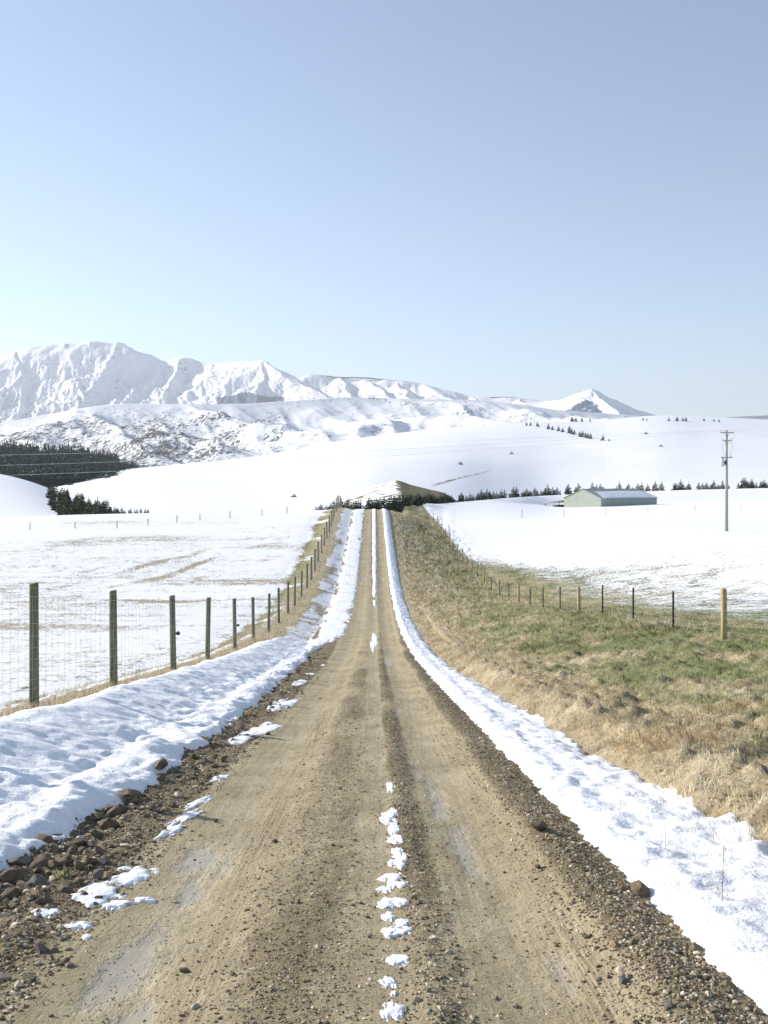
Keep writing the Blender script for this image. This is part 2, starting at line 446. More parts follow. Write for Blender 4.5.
def masks(x, d):
    """snow cover, greenness, bare soil of the meadow"""
    r = x - xc(d); xl = xfl(d); e = x - xfr(d)
    snow = np.ones_like(x); green = np.zeros_like(x); soil = np.zeros_like(x)
    # right paddock: grass at the fence, snow taking over up the field
    right = r > 1.8
    sp = 1.35 + 0.012 * np.clip(d - 30, 0, 90)
    cov = np.interp(e / sp, [-0.4, 1.0, 2.2, 3.4, 5, 9, 18, 40], [0.0, 0.10, 0.32, 0.44, 0.51, 0.59, 0.67, 0.80])
    cov = cov + 0.12 * fbm(x * 0.35, d * 0.2, 3, 51)
    far = sstep(85, 130, d)
    cov = cov * (1 - far) + far * sstep(-0.2, 0.6, e / 2.5)
    cov = np.clip(cov, 0, 1.3)
    snow = np.where(right, cov, snow)
    cov = cov - 0.7 * np.exp(-((x - 41.4) / 1.3) ** 2 - ((d - 118.8) / 0.7) ** 2)
    tb = np.clip((r - 2.4) / 6.5, 0, 1)
    gb = 0.2 + 0.5 * sstep(0.02, 0.7, tb) + 0.75 * fbm(x * 0.5, d * 0.22, 3, 55) * sstep(0.05, 0.35, tb)
    gb = np.where(d > 60, gb * 0.7 + 0.03, gb)
    green = np.where(right, gb, green)
    soil = np.where(right, 0.55 * sstep(3.4, 2.5, r) * np.clip(0.55 + 0.9 * noise(x * 1.4, d * 0.7, 57), 0, 1) * sstep(60, 30, d), soil)
    # left verge and field
    q = x - xl                                    # >0 towards the road
    s = np.interp(d, [0, 50, 110, 150, 200], [0.61, 0.61, 0.63, 0.76, 0.86]) + 0.10 * fbm(x * 0.12, d * 0.1, 3, 61) + 0.10 * noise(x * 0.05, d * 0.9, 63) * sstep(30, 60, d)
    s = s - 0.4 * np.exp(-((d - 73 - 0.08 * (x + 15) - 1.5 * noise(x * 0.1, 0 * d, 65)) / 0.7) ** 2) * np.clip(0.2 + 1.5 * noise(x * 0.16, d * 0.1, 66), 0, 1)
    ph = d - 3.3 * x
    tr = np.exp(-((ph - 164) / 26) ** 2) * np.exp(-((d - 95) / 15) ** 2)
    s = s - 0.27 * tr * sstep(0.25, 1.0, np.sin(ph * 0.42 + 2.2 * noise(x * 0.16, d * 0.05, 67))) * np.clip(0.6 + 1.0 * noise(x * 0.3, d * 0.12, 68), 0, 1)
    s = s - 0.16 * sstep(0.2, 0.8, noise(x * 0.03 + 0.02 * d, d * 0.11, 69)) * sstep(25, 40, d)
    wid = np.interp(d, [0, 40, 60, 90, 160], [0.3, 0.35, 0.5, 0.7, 0.8])
    s = s - 0.75 * np.exp(-((q + 1.35 + 0.25 * noise(d * 0.15, 0 * d, 71)) / wid) ** 2) * np.clip(0.55 + 0.9 * noise(x * 0.5, d * 0.25, 72), 0.05, 1)
    s = s - 0.85 * np.exp(-((q - 0.05) / np.interp(d, [0, 40, 50, 160], [0.32, 0.4, 0.6, 0.6])) ** 2) * np.clip(0.8 + 0.7 * noise(x * 0.7, d * 0.5, 73), 0.2, 1)
    tan = sstep(38, 46, d) * sstep(0.0, 0.3, q) * sstep(2.6, 1.4, q + 0.5 * noise(x, d * 0.2, 74))
    s = s - tan * np.clip(0.02 + 0.3 * sstep(1.3, 0.3, q) + 0.5 * fbm(x * 0.9, d * 0.16, 2, 75), 0, 1)
    snow = np.where(right, snow, np.clip(s, 0, 1.3))
    green = np.where(right, green, np.where(q < -0.6, np.where(q > -3.5, 0.5, 0.22), 0.12))
    soil = np.where(right, soil, sstep(-2.6, -2.2, -r * -1.0) * 0 + np.where((r > -3.2), 0.9, 0))
    return snow, green, soil

def strip(name, r0, r1, step, d0, d1, k, mat, edge_drop=True):
    ds = rows_d(d0, d1, k); rs = np.linspace(r0, r1, int((r1 - r0) / step) + 1)
    D, Rr = np.meshgrid(ds, rs, indexing='ij'); X = Rr + xc(D)
    Z = surf(X, D)
    V = np.stack([X, D, Z + EYE], -1).reshape(-1, 3)
    s, g, so = masks(X, D)
    wet = np.zeros_like(X)
    for (pr, pd, sr, sdd, a) in WET: wet = np.maximum(wet, a * np.exp(-((Rr - pr) / sr) ** 2 - ((D - pd) / sdd) ** 2))
    at = dict(snow=s, green=g, soil=so, lane=Rr, run=D, gravel=gravel_amt(Rr, D), wet=wet, tread=np.clip(np.exp(-((Rr + 0.93 + 0.03 * noise(D * 0.2, 0 * D, 205)) / 0.12) ** 2) + np.exp(-((Rr - 0.88 + 0.04 * noise(D * 0.2, 0 * D, 206)) / 0.13) ** 2) + 0.6 * np.exp(-((Rr + 1.55) / 0.1) ** 2) + 0.5 * np.exp(-((Rr - 0.4) / 0.08) ** 2), 0, 1) * (0.6 + 0.6 * noise(Rr * 2, D * 0.3, 207)))
    return tag(link(name, mesh_np(name, V, grid_faces(*X.shape), mat, at, True)), kind='structure')
# damp patches in the ruts: offset from the road's middle line, distance, half width, half length, amount
WET = [(-1.2, 4.9, 0.34, 1.3, 0.62), (-1.22, 6.6, 0.26, 1.0, 0.7), (0.5, 7.4, 0.24, 1.6, 0.62), (0.42, 9.5, 0.2, 2.2, 0.6), (-1.25, 4.6, 0.22, 0.7, 0.85), (-1.2, 5.9, 0.14, 0.5, 0.7), (-1.3, 6.7, 0.2, 0.6, 0.9), (-1.1, 4.0, 0.15, 0.5, 0.7),
       (0.52, 6.9, 0.12, 0.9, 0.85), (0.45, 8.4, 0.16, 1.0, 0.75), (0.35, 10.5, 0.12, 1.5, 0.6), (0.3, 17, 0.14, 1.6, 0.6),
       (0.35, 34, 0.2, 3.5, 0.9), (-1.0, 86, 0.3, 2.5, 0.85), (0.6, 86, 0.25, 2.5, 0.8), (0.9, 5.3, 0.06, 0.8, 0.6), (0.75, 4.6, 0.14, 0.6, 0.55)]
strip('road', -3.2, 1.9, 0.022, 2.2, 168, 0.0042, M_road)
strip('grass_bank', 1.86, 11.2, 0.07, 2.6, 168, 0.006, M_ground)
strip('grass_verge', -8.2, -3.16, 0.05, 4.0, 168, 0.006, M_ground)

def wide_sheet():
    pxs = np.linspace(-420, 1190, 640); ds = np.concatenate([np.linspace(-14, 2.2, 12), rows_d(2.4, 560, 0.0125)])
    D, P = np.meshgrid(ds, pxs, indexing='ij'); X = (P - CX) / F * np.maximum(D, 14)
    Z = surf(X, np.maximum(D, -12))
    r = X - xc(D)
    inside = sstep(-7.9, -7.3, r) * sstep(10.9, 10.2, r) * sstep(167, 160, D)
    s, g, so = masks(X, D)
    Z = Z - 0.5 * inside - 0.02 * ((r > -8.5) & (r < 11.5) & (D < 168))
    V = np.stack([X, D, Z + EYE], -1).reshape(-1, 3)
    tag(link('ground', mesh_np('ground', V, grid_faces(*X.shape), M_ground, dict(snow=s, green=g, soil=so * 0), True)), kind='structure')
wide_sheet()

# ------------------------------------------------------------------ snow lying as sheets of real thickness
def snow_sheet(name, r0, r1, step, d0, d1, k, depth):
    ds = rows_d(d0, d1, k); rs = np.linspace(r0, r1, int((r1 - r0) / step) + 1)
    D, Rr = np.meshgrid(ds, rs, indexing='ij'); X = Rr + xc(D)
    T, relief = depth(Rr, D)
    Z = surf(X, D) + np.where(T > 0, relief, 0) + T
    keep = (T > -0.03)
    Fs = grid_faces(*X.shape); kf = keep.ravel()[Fs].any(1); Fs = Fs[kf]
    u, inv = np.unique(Fs, return_inverse=True)
    V = np.stack([X, D, Z + EYE], -1).reshape(-1, 3)[u]
    me = mesh_np(name, V, inv.reshape(-1, 4), M_snow, dict(edge=np.clip(1 - T / 0.06, 0, 1).ravel()[u]), True)
    return tag(link(name, me), kind='structure')

def prof(s, top):
    """signed distance into the snow (m) to thickness: steep rounded rim, then flat"""
    return np.where(s > 0, top * (1 - np.exp(-np.maximum(s, 0) / 0.09)), s * 0.6)

def left_depth(r, d):
    x = r + xc(d); q = x - xfl(d)
    edge = np.interp(d, [0, 6, 9, 13, 30, 40, 50, 60, 160], [-2.62, -2.5, -2.3, -2.28, -2.45, -2.6, -1.62, -1.5, -1.42])
    n = 0.22 * fbm(r * 1.3, d * 0.9, 3, 81) + 0.08 * fbm(r * 6, d * 5, 2, 84)
    s = (edge - r) + n * np.where(d < 45, 1, 0.75)
    inner = np.where(d < 40, q - 0.45, q - np.interp(d, [40, 50, 160], [0.45, 1.5, 0.7]))
    inner = np.where(d > 46, r + 3.22, inner)
    s = np.minimum(s, inner + np.where(d > 46, 0.4, 1) * 0.3 * fbm(r * 1.1, d * 0.6, 2, 86) + 0.15 * noise(r * 5, d * 3, 89))
    s = s - np.where(d > 40, 0.25 * sstep(0.05, 0.5, noise(r * 1.2, d * 0.3, 88)) * sstep(-2.0, -2.6, r), 0)
    s = s - np.where(d > 44, 0.3 * sstep(0.15, 0.45, noise(r * 2.6, d * 0.5, 93)) * sstep(-1.9, -2.5, r), 0)
    # small remnants on the gravel between the bank and the ruts further off
    s = s + np.where(d > 42, 0.16 * fbm(r * 4, d * 0.9, 3, 99) - 0.25 * sstep(0.25, 0.5, noise(r * 0.8, d * 0.22, 97)), 0)
    s2 = -0.35 + 0.95 * noise(r * 1.3 + 3, d * 0.45, 90) * np.exp(-((r + 1.9) / 0.28) ** 2) * sstep(11, 14, d)
    s2 = np.where((r > -2.25) & (d < 45), s2, -1); scrap = s2 > s; s = np.maximum(s, s2)
    top = np.where(d < 42, 0.12, 0.045) + 0.02 * np.clip(-r - 2.6, 0, 1.0) - 0.06 * sstep(-4.3, -5.2, r)
    top = np.where(scrap, 0.02, top)
    # drifts: long lobes running down towards the road, facing away from the low sun
    a = 0.82 * r + 0.57 * (d / 1.0); b = -0.57 * r + 0.82 * d
    lump = 0.085 * ridged(b * 0.95, a * 0.38, 3, 92) + 0.06 * fbm(r * 1.6, d * 1.5, 3, 95) + 0.012 * fbm(r * 7, d * 7, 2, 98)
    fall = 0.13 * sstep(-2.5, -3.4, r) * sstep(-5.2, -4.0, r)
    w = sstep(0, 0.5, s) * np.where(d < 45, 1, 0.35) * np.where(scrap, 0.15, 1)
    return prof(s, top), w * (lump + fall - 0.05)
snow_sheet('snow_bank', -6.2, -1.2, 0.035, 4.0, 160, 0.0045, left_depth)

def right_depth(r, d):
    e0 = np.interp(d, [0, 30, 60, 90, 160], [1.46, 1.42, 1.26, 1.2, 1.15])
    e1 = np.interp(d, [0, 8, 13, 24, 40, 60, 90, 160], [2.75, 2.62, 2.5, 2.5, 2.35, 2.2, 2.1, 2.0])
    s = np.minimum(r - e0 + 0.09 * fbm(r * 2, d * 1.6, 3, 101) + 0.05 * fbm(r * 8, d * 7, 2, 103) + np.where(d > 35, 0.1 * fbm(r * 3, d * 0.5, 3, 113), 0), e1 - r + 0.13 * fbm(r, d * 0.45, 3, 104) + 0.05 * fbm(r * 7, d * 4, 2, 107))
    w = sstep(0, 0.35, s)
    return prof(s, 0.09), w * (0.05 * fbm(r * 2.6, d * 2.2, 3, 108) + 0.02 * fbm(r * 6, d * 5, 2, 112) + 0.03 * np.abs(noise(r * 3.2 + d * 0.8, d * 2.6 - r * 0.6, 114)) + 0.04)
snow_sheet('snow_strip', 1.1, 3.4, 0.03, 2.8, 160, 0.0045, right_depth)

def mid_depth(r, d):
    wdt = np.interp(d, [0, 46, 54, 70, 100, 160], [-1, -1, -1, 0.12, 0.2, 0.32])
    s = wdt + 0.1 * fbm(r * 3, d * 0.5, 3, 121) + 0.04 * noise(r * 12, d * 2.2, 127) - np.abs(r + 0.02 - 0.05 * noise(d * 0.1, 0 * d, 124))
    s = s - 0.2 * sstep(0.35, 0.6, noise(d * 0.16, 0 * d + 3.3, 125)) * sstep(90, 60, d)
    return prof(s, 0.07), 0.02 * noise(r * 5, d * 3, 126)
snow_sheet('snow_ridge', -0.75, 0.75, 0.03, 40, 160, 0.005, mid_depth)

# ------------------------------------------------------------------ far land
def far_layer(name, px0, px1, npx, d0, d1, nd, sky_row, foot_row, mat, spur, bare, power=1.0, back=0.25, warp=None):
    """slope from a hidden foot at d0 up to the skyline at d1, then down the far side"""
    P = np.linspace(px0, px1, npx); S = np.concatenate([np.linspace(0, 1, nd), np.linspace(1.02, 1 + back, max(6, nd // 10))])
    S, P = np.meshgrid(S, P, indexing='ij')
    da = d0(P) if callable(d0) else d0 + 0 * P; db = d1(P) if callable(d1) else d1 + 0 * P
    if warp: db = db * (1 + warp * noise(P * 0.012, 0 * P, 131))
    D = da + (db - da) * S
    zf = (HY - foot_row(P)) / F * da; zs = (HY - sky_row(P)) / F * db
    Z = zf + (zs - zf) * np.where(S <= 1, np.clip(S, 0, 1) ** power, 1 - (S - 1) * 1.6)
    X = (P - CX) / F * D
    Z = spur(X, D, S, P, Z) if getattr(spur, 'whole', False) else Z + spur(X, D, np.clip(S, 0, 1.25), P)
    V = np.stack([X, D, Z + EYE], -1).reshape(-1, 3)
    o = tag(link(name, mesh_np(name, V, grid_faces(*X.shape), mat, dict(bare=bare(X, D, S, P, HY - Z / D * F) if bare.__code__.co_argcount == 5 else bare(X, D, S, P)), True)), kind='structure')
    return o, (P, S, X, D, Z)

# big white hill across the middle distance
big_sky = spline([-320, -60, 0, 50, 83, 125, 160, 256, 356, 456, 512, 595, 662, 712, 768, 1100], [520, 500, 494, 486, 478.5, 469.6, 466, 456, 438.5, 427, 423, 420.5, 415.5, 417, 419.5, 424])
def big_d0(P): return dcr(np.clip(P, -300, 1100)) + 45
def big_foot(P): return rc(np.clip(P, -300, 1100)) + 7 + 6 * sstep(480, 380, P)
big_d1 = lin([-320, 50, 160, 400, 768, 1100], [700, 700, 800, 1300, 1700, 1800])
def big_spur(X, D, S, P):
    e = np.sin(np.pi * np.clip(S, 0, 1))
    return e * (2.2 * fbm(X * 0.006, D * 0.004, 3, 141) + 5.0 * noise(X * 0.0021 + 5, D * 0.0021, 144) * 0.2)
def big_bare(X, D, S, P):
    row = HY - 0
    b = 0.25 * sstep(0.35, 0.8, noise(X * 0.02, D * 0.008, 145)) - 0.2
    return b
_, BIG = far_layer('hill', -320, 1100, 560, big_d0, big_d1, 200, big_sky, big_foot, M_farhill, big_spur, big_bare, power=1.25)

from mathutils.bvhtree import BVHTree
_far_bvh = {}
def hill_hit(px, row, which='hill'):
    """the point of a far slope seen in a given direction from the road, or None"""
    if which not in _far_bvh:
        _far_bvh[which] = BVHTree.FromObject(bpy.data.objects[which], bpy.context.evaluated_depsgraph_get())
    p, n, i, t = _far_bvh[which].ray_cast(Vector((0, 0, EYE)), Vector(((px - CX) / F, 1, (HY - row) / F)).normalized())
    return p
def drop(x, y, which=('hill',)):
    best = None
    for w in which:
        if w not in _far_bvh: _far_bvh[w] = BVHTree.FromObject(bpy.data.objects[w], bpy.context.evaluated_depsgraph_get())
        p = _far_bvh[w].ray_cast(Vector((x, y, 4000)), Vector((0, 0, -1)))[0]
        if p is not None and (best is None or p.z > best): best = p.z
    return best

# small round hill on the left edge
far_layer('knoll', -260, 120, 120, 200.0, lin([-260, 120], [400, 330]), 60, spline([-260, -60, 0, 20, 43, 60, 80, 105, 120], [466, 468, 474, 478.5, 486, 493, 502, 512, 520]),
          lin([-260, 120], [530, 524]), M_farhill, lambda X, D, S, P: 0.2 * np.sin(np.pi * np.clip(S, 0, 1)) * noise(X * 0.03, D * 0.03, 151),
          lambda X, D, S, P: 0 * P - 0.3, power=0.9, back=0.4)
# grassy mound behind the end of the road
far_layer('mound', 318, 466, 160, 215.0, 290.0, 60, spline([318, 345, 360, 385, 397, 410, 430, 445, 458, 466], [507, 499, 490.5, 483.5, 480.5, 484.5, 489.5, 493.5, 502, 511]),
          lin([318, 440, 466], [513, 512, 520]), M_farhill, lambda X, D, S, P: 0.35 * np.sin(np.pi * np.clip(S, 0, 1)) * (fbm(X * 0.12, D * 0.1, 3, 155) + ridged(X * 0.1 + D * 0.05, D * 0.12, 2, 158) - 0.6),
          lambda X, D, S, P: np.clip(1.6 * sstep(388, 402, P - 10 * (1 - S)) * np.clip(0.6 + 0.5 * S, 0, 1) + 1.7 * sstep(0.0, 0.35, fbm(X * 0.25 + 0.1 * D, D * 0.2, 2, 159)) * sstep(0.1, 0.3, S) - 0.2, -0.3, 1.6), power=0.9, back=0.5)

# plantation slope behind the valley on the left
far_layer('forest_slope', -300, 175, 120, 640.0, 1000.0, 60, spline([-300, 0, 30, 60, 100, 130, 150, 175], [452, 459, 461, 463, 466, 469.5, 474, 486]),
          lin([-300, 175], [500, 494]), M_farhill, lambda X, D, S, P: 0 * X, lambda X, D, S, P: 0 * X - 0.3, power=1.0)

# scrubby hills in front of the range
rug_sky = spline([-200, 0, 60, 100, 180, 250, 300, 340, 400, 450, 485, 520, 560, 600, 680, 760], [430, 423, 412, 405.5, 404, 403.5, 400, 397.5, 398.5, 399.5, 400.5, 404.5, 410, 413, 419, 428])
def rug_spur(X, D, S, P):
    e = np.sin(np.pi * np.clip(S, 0, 1)) ** 0.8
    sh = X + 0.55 * (D - 3300)
    return -e * (95 * (1 - ridged(sh * 0.0026, D * 0.0011, 4, 161, 0.45)) * 2 - 16 + 10 * fbm(X * 0.012, D * 0.012, 3, 166))
def rug_bare(X, D, S, P):
    return np.clip(sstep(310, 190, P) * sstep(1.0, 0.75, S) + 0.35 * sstep(420, 250, P) * sstep(0.7, 0.3, S) - 0.25 + 0.5 * fbm(X * 0.004, D * 0.004, 2, 168), -1, 1.1)
_, RUG = far_layer('scrub_hills', -200, 760, 620, 2500.0, 3400.0, 200, rug_sky, lin([-200, 250, 450, 760], [492, 470, 440, 430]), M_scrub, rug_spur, rug_bare, power=0.85)

# the high range
rng_sky = spline([-220, -80, 0, 15, 35, 50, 75, 95, 112, 120, 128, 134, 150, 165, 178, 186, 200, 207, 230, 256, 266, 278, 289, 300, 309, 340, 366, 390, 413, 429, 443, 456, 470, 486, 512, 545, 575, 620],
                 [392, 372, 356.5, 351, 346.5, 344.5, 342.5, 341, 341, 341.5, 344, 349.5, 354, 361, 357.5, 357, 361, 363, 361.5, 360, 360.5, 367, 373, 376.5, 375, 377, 377.5, 380, 382, 385.5, 389, 391.5, 396, 397, 397, 401, 405, 412])
def tents(lines, slope, warp, wseed, skyline=None):
    """mountain faces falling away from explicit ridge lines (pixel column, row, distance), with gullies"""
    segs = []
    for L in lines:
        q = [((a - CX) / F * d, d, (HY - b) / F * d) for a, b, d in L]
        segs += list(zip(q[:-1], q[1:]))
    def f(X, D, S, P, Z):
        wx = X + warp * fbm(X * 0.0022, D * 0.0022, 3, wseed); wy = D + warp * fbm(X * 0.0022 + 9, D * 0.0022, 3, wseed + 4)
        best = np.full(X.shape, -1e9)
        for a, b in segs:
            ex, ey = b[0] - a[0], b[1] - a[1]; L2 = ex * ex + ey * ey + 1e-6
            t = np.clip(((wx - a[0]) * ex + (wy - a[1]) * ey) / L2, 0, 1)
            dist = np.hypot(wx - a[0] - t * ex, wy - a[1] - t * ey)
            k = abs(ey) / math.sqrt(L2); sl = slope + k * np.where(wx < a[0] + t * ex, -0.17, 0.16)
            best = np.maximum(best, a[2] + (b[2] - a[2]) * t - sl * dist * (1 + 0.0002 * dist))
        depth = np.clip((Z - best) / 250, 0, 1)
        g = 80 * (1 - ridged(X * 0.0042 + 0.0012 * D, D * 0.0012, 4, wseed + 8, 0.6)) + 45 * (1 - ridged(X * 0.013 + 0.004 * D, D * 0.003, 3, wseed + 16, 0.6)) + 14 * fbm(X * 0.02, D * 0.02, 3, wseed + 12)
        best = best - g * np.clip(0.25 + depth, 0, 1) * np.clip((1 - S) * 8, 0, 1)
        out = np.maximum(best, Z * 0.62 - 120)
        return np.minimum(out, Z + 0 * S)
    f.whole = True
    return f
def ridge_d(p): return float(np.interp(p, [-220, 200, 300, 620], [9300.0, 9000.0, 8200.0, 7200.0]))
sky_line = [(p, float(rng_sky(p)), ridge_d(p)) for p in list(range(-220, 0, 20)) + list(range(0, 621, 5))]
spur_lines = [
    [(-120, 378, 9000), (-130, 398, 8300), (-125, 415, 7700)], [(-60, 369, 9000), (-48, 390, 8400), (-52, 412, 7700)],
    [(15, 351, 9080), (22, 374, 8500), (19, 398, 8000), (10, 419, 7500)], [(2, 366, 8900), (-12, 388, 8300), (-25, 414, 7600)],
    [(63, 343.5, 9060), (67, 366, 8750), (71, 388, 8350)], [(92, 341, 9050), (84, 368, 8650), (76, 396, 8150), (66, 415, 7700)],
    [(119, 341.5, 9040), (108, 364, 8600), (90, 394, 8000), (80, 412, 7600)], [(163, 360, 8980), (150, 373, 8600), (131, 392, 8100), (118, 408, 7700)],
    [(186, 357, 8960), (170, 380, 8450), (158, 402, 7900)], [(215, 361.5, 8900), (206, 380, 8400), (198, 402, 7850)], [(240, 361, 8650), (226, 384, 8100), (215, 404, 7600)],
    [(266, 360.5, 8480), (284, 370.5, 8150), (303, 382, 7800), (324, 394, 7350), (340, 404, 7000)], [(264, 361, 8480), (262, 378, 8000), (256, 398, 7500)],
    [(309, 375, 8180), (318, 388, 7900)], [(338, 377, 8050), (345, 390, 7650), (352, 402, 7250)], [(364, 377.5, 8000), (379, 387, 7650), (393, 398, 7300)], [(398, 381, 7900), (404, 389, 7600), (410, 398, 7300)],
    [(420, 383.5, 7830), (438, 391, 7500), (457, 400, 7150)], [(472, 396, 7680), (482, 401, 7400), (490, 408, 7100)], [(520, 398, 7520), (532, 404, 7200)]]
rng_spur = tents([sky_line] + spur_lines, 0.62, 90, 171)
def rng_bare(X, D, S, P, row):
    b = 0.05 + 0.6 * fbm(X * 0.002, D * 0.002, 3, 185) - 0.3 * sstep(240, 330, P)
    top = 396.5 - 5 * np.exp(-((P - 246) / 13) ** 2) + 2.0 * noise(P * 0.35, 0 * P, 186)      # dark patch low on the range
    return np.clip(b, -1, 1) + 2.5 * sstep(0, 1.0, row - top) * sstep(404.5, 403, row) * sstep(214, 220, P) * sstep(286, 280, P)
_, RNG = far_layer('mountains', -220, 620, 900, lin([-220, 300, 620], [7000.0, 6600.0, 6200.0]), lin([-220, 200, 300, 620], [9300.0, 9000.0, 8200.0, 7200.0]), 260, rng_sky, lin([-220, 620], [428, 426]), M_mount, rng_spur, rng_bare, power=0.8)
# the lone peak on the right
pk_sky = spline([440, 480, 512, 545, 562, 568, 575, 583, 589, 592.5, 597, 609, 625, 645, 665, 690, 720], [412, 408, 404, 400.5, 398, 396.5, 394, 391.3, 389.5, 389, 390.3, 396, 403, 411.5, 415.5, 420, 426])
pk_ridge = lin([440, 545, 592, 620, 665, 720], [7300, 7050, 6500, 6800, 7300, 7600])
pk_line = [(p, float(pk_sky(p)), float(pk_ridge(p))) for p in range(440, 721, 4)]
pk_spur = tents([pk_line, [(592.5, 389, 6500), (601, 397, 6320), (613, 407, 6050), (624, 417, 5800)], [(570, 397, 6900), (578, 405, 6500), (590, 416, 6000)], [(540, 401, 7080), (548, 410, 6700)]], 0.62, 45, 191)
def pk_bare(X, D, S, P, row):
    top = 402 - 3 * np.exp(-((P - 586) / 6) ** 2) + 0.16 * np.abs(P - 586) + 0.8 * noise(P * 0.5, 0 * P, 196)
    return -0.35 + 2.5 * sstep(0, 1.0, row - top - 1.5 * noise(P * 0.2, row * 0.2, 198)) * sstep(571, 580, P + 2 * (row - 405)) * sstep(601, 592, P - (row - 405))
far_layer('lone_peak', 440, 720, 420, 5600.0, pk_ridge, 160, pk_sky, lin([440, 720], [424, 424]), M_mount, pk_spur, pk_bare, power=0.75)
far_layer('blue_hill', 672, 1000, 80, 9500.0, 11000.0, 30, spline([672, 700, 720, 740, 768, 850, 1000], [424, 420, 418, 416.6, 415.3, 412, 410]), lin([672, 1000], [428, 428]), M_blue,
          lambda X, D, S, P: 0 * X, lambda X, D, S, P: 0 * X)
# land beyond everything, out to the horizon
V = np.array([(-14000, -900, -60), (14000, -900, -60), (14000, 14500, -60), (-14000, 14500, -60)], float)
tag(link('terrain', mesh_np('terrain', V, np.array([[0, 1, 2, 3]]), M_farhill, dict(bare=np.full(4, -0.4)))), kind='structure')

# thin winter haze in the air
hz = MB().box((0, 7000, 780), (31000, 18000, 1690))
hm = bpy.data.materials.new('thin_haze'); hm.use_nodes = True
hm.node_tree.nodes.remove(hm.node_tree.nodes['Principled BSDF'])
pv = hm.node_tree.nodes.new('ShaderNodeVolumePrincipled')
pv.inputs['Color'].default_value = (0.92, 0.955, 1.0, 1); pv.inputs['Density'].default_value = 6.0e-5; pv.inputs['Anisotropy'].default_value = 0.2
hm.node_tree.links.new(pv.outputs[0], hm.node_tree.nodes['Material Output'].inputs['Volume'])
tag(hz.build('haze', hm), kind='stuff')

# ------------------------------------------------------------------ trees
def conifer(seed, h=1.0, levels=11, br=8, width=0.21, low=0.05, ragged=0.5, mat=M_pine):
    g = np.random.default_rng(seed); tri = []
    for i in range(levels):
        t = i / (levels - 1); z = low + (0.97 - low) * t
        rad = width * (1 - t) ** 0.85 + 0.012
        n = max(4, int(br * (1 - 0.4 * t)))
        for k in range(n):
            a = 2 * math.pi * (k + g.random()) / n + i * 1.3
            L = rad * (1 - ragged + 2 * ragged * g.random()); up = L * (0.05 + 0.35 * t) + 0.02 * g.normal()
            c, s = math.cos(a), math.sin(a); w = L * 0.42 + 0.012; dr = -L * 0.28
            p0 = (0, 0, z + 0.05); tip = (c * L, s * L, z + up)
            m1 = (c * L * 0.6 - s * w, s * L * 0.6 + c * w, z + dr); m2 = (c * L * 0.6 + s * w, s * L * 0.6 - c * w, z + dr)
            tri += [(p0, m1, tip), (p0, tip, m2)]
    tri += [((0.02, 0, 0.86), (-0.02, 0.01, 0.86), (0, 0, 1.0)), ((0, 0.02, 0.86), (0, -0.02, 0.86), (0, 0, 1.0))]
    V = np.array(tri, float).reshape(-1, 3) * h
    return V, np.arange(len(V)).reshape(-1, 3)

def tree_protos(n, mat, **kw):
    out = []
    for s in range(n):
        V, Fs = conifer(300 + s, **kw)
        cr = mesh_np('crown', V, Fs, mat)
        tb = MB().tube([(0, 0, -0.08), (0, 0, 0.3), (0.003, 0, 0.8)], [0.022, 0.016, 0.005], 6)
        tm = bpy.data.meshes.new('trunk'); tm.from_pydata(tb.v, [], tb.f); tm.materials.append(M_bark)
        out.append((cr, tm))
    return out
P_dark = tree_protos(6, M_pine)
P_wide = tree_protos(5, M_olive, width=0.34, ragged=0.45, levels=9)

def plant_tree(name, loc, h, label, group, protos, wide=1.0, cat='tree'):
    cr, tm = random.choice(protos)
    o = empty(name, loc, random.uniform(0, 6.28)); o.scale = (h * wide, h * wide, h)
    tag(o, label, cat, group)
    link('trunk', tm, o); link('crown', cr, o)
    return o

def sheet_z(x, d): return float(base_z(x, d)) + EYE

# shelter belt along the top of the right paddock
gaps = [(508, 513), (539, 541), (648, 652), (664, 672), (692, 697), (730, 737)]
px = 447.0
while px < 790:
    if not any(a < px < b for a, b in gaps) and not (450 < px < 475 and random.random() < 0.25):
        dc = float(dcr(px)); d = dc + random.uniform(6, 26)
        x = (px - CX) / F * d
        hp = random.choice((3.5, 5, 6, 7, 8, 9.5))
        if 555 < px < 660 and random.random() < 0.45: px += 3; continue
        base = sheet_z(x, d)
        h = max(2.0, (hp + 1.5) / F * d + max(0, (HY - float(rc(px))) / F * d + EYE - base))
        plant_tree('pine_tree', (x, d, base), h, 'small dark pine in the shelter belt along the crest of the right paddock', 'small pines of the shelter belt', P_dark, random.uniform(1.2, 2.2))
    px += random.choice((1.2, 1.7, 2.3, 3.0, 4.0))
# dense row at the end of the road, in front of the mound
px = 316.0
while px < 452:
    if not (361 < px < 368):
        dc = float(dcr(px)); d = dc + random.uniform(14, 34); x = (px - CX) / F * d
        top = np.interp(px, [316, 330, 345, 362, 370, 385, 400, 430, 450], [507, 503, 500, 500, 498, 498, 494, 493, 494]) + random.uniform(-1.5, 2.5)
        base = min(sheet_z(x, d), drop(x, d, ('hill', 'mound')) or 1e9) if False else sheet_z(x, d)
        h = max(2.0, (HY - top) / F * d + EYE - base)
        plant_tree('pine_tree', (x, d, base), h, 'dark bushy pine in the dense row across the end of the road', 'pines across the end of the road', P_dark, random.uniform(1.5, 2.4) * (0.7 if px < 330 else 1.0))
    px += random.uniform(1.2, 2.6)
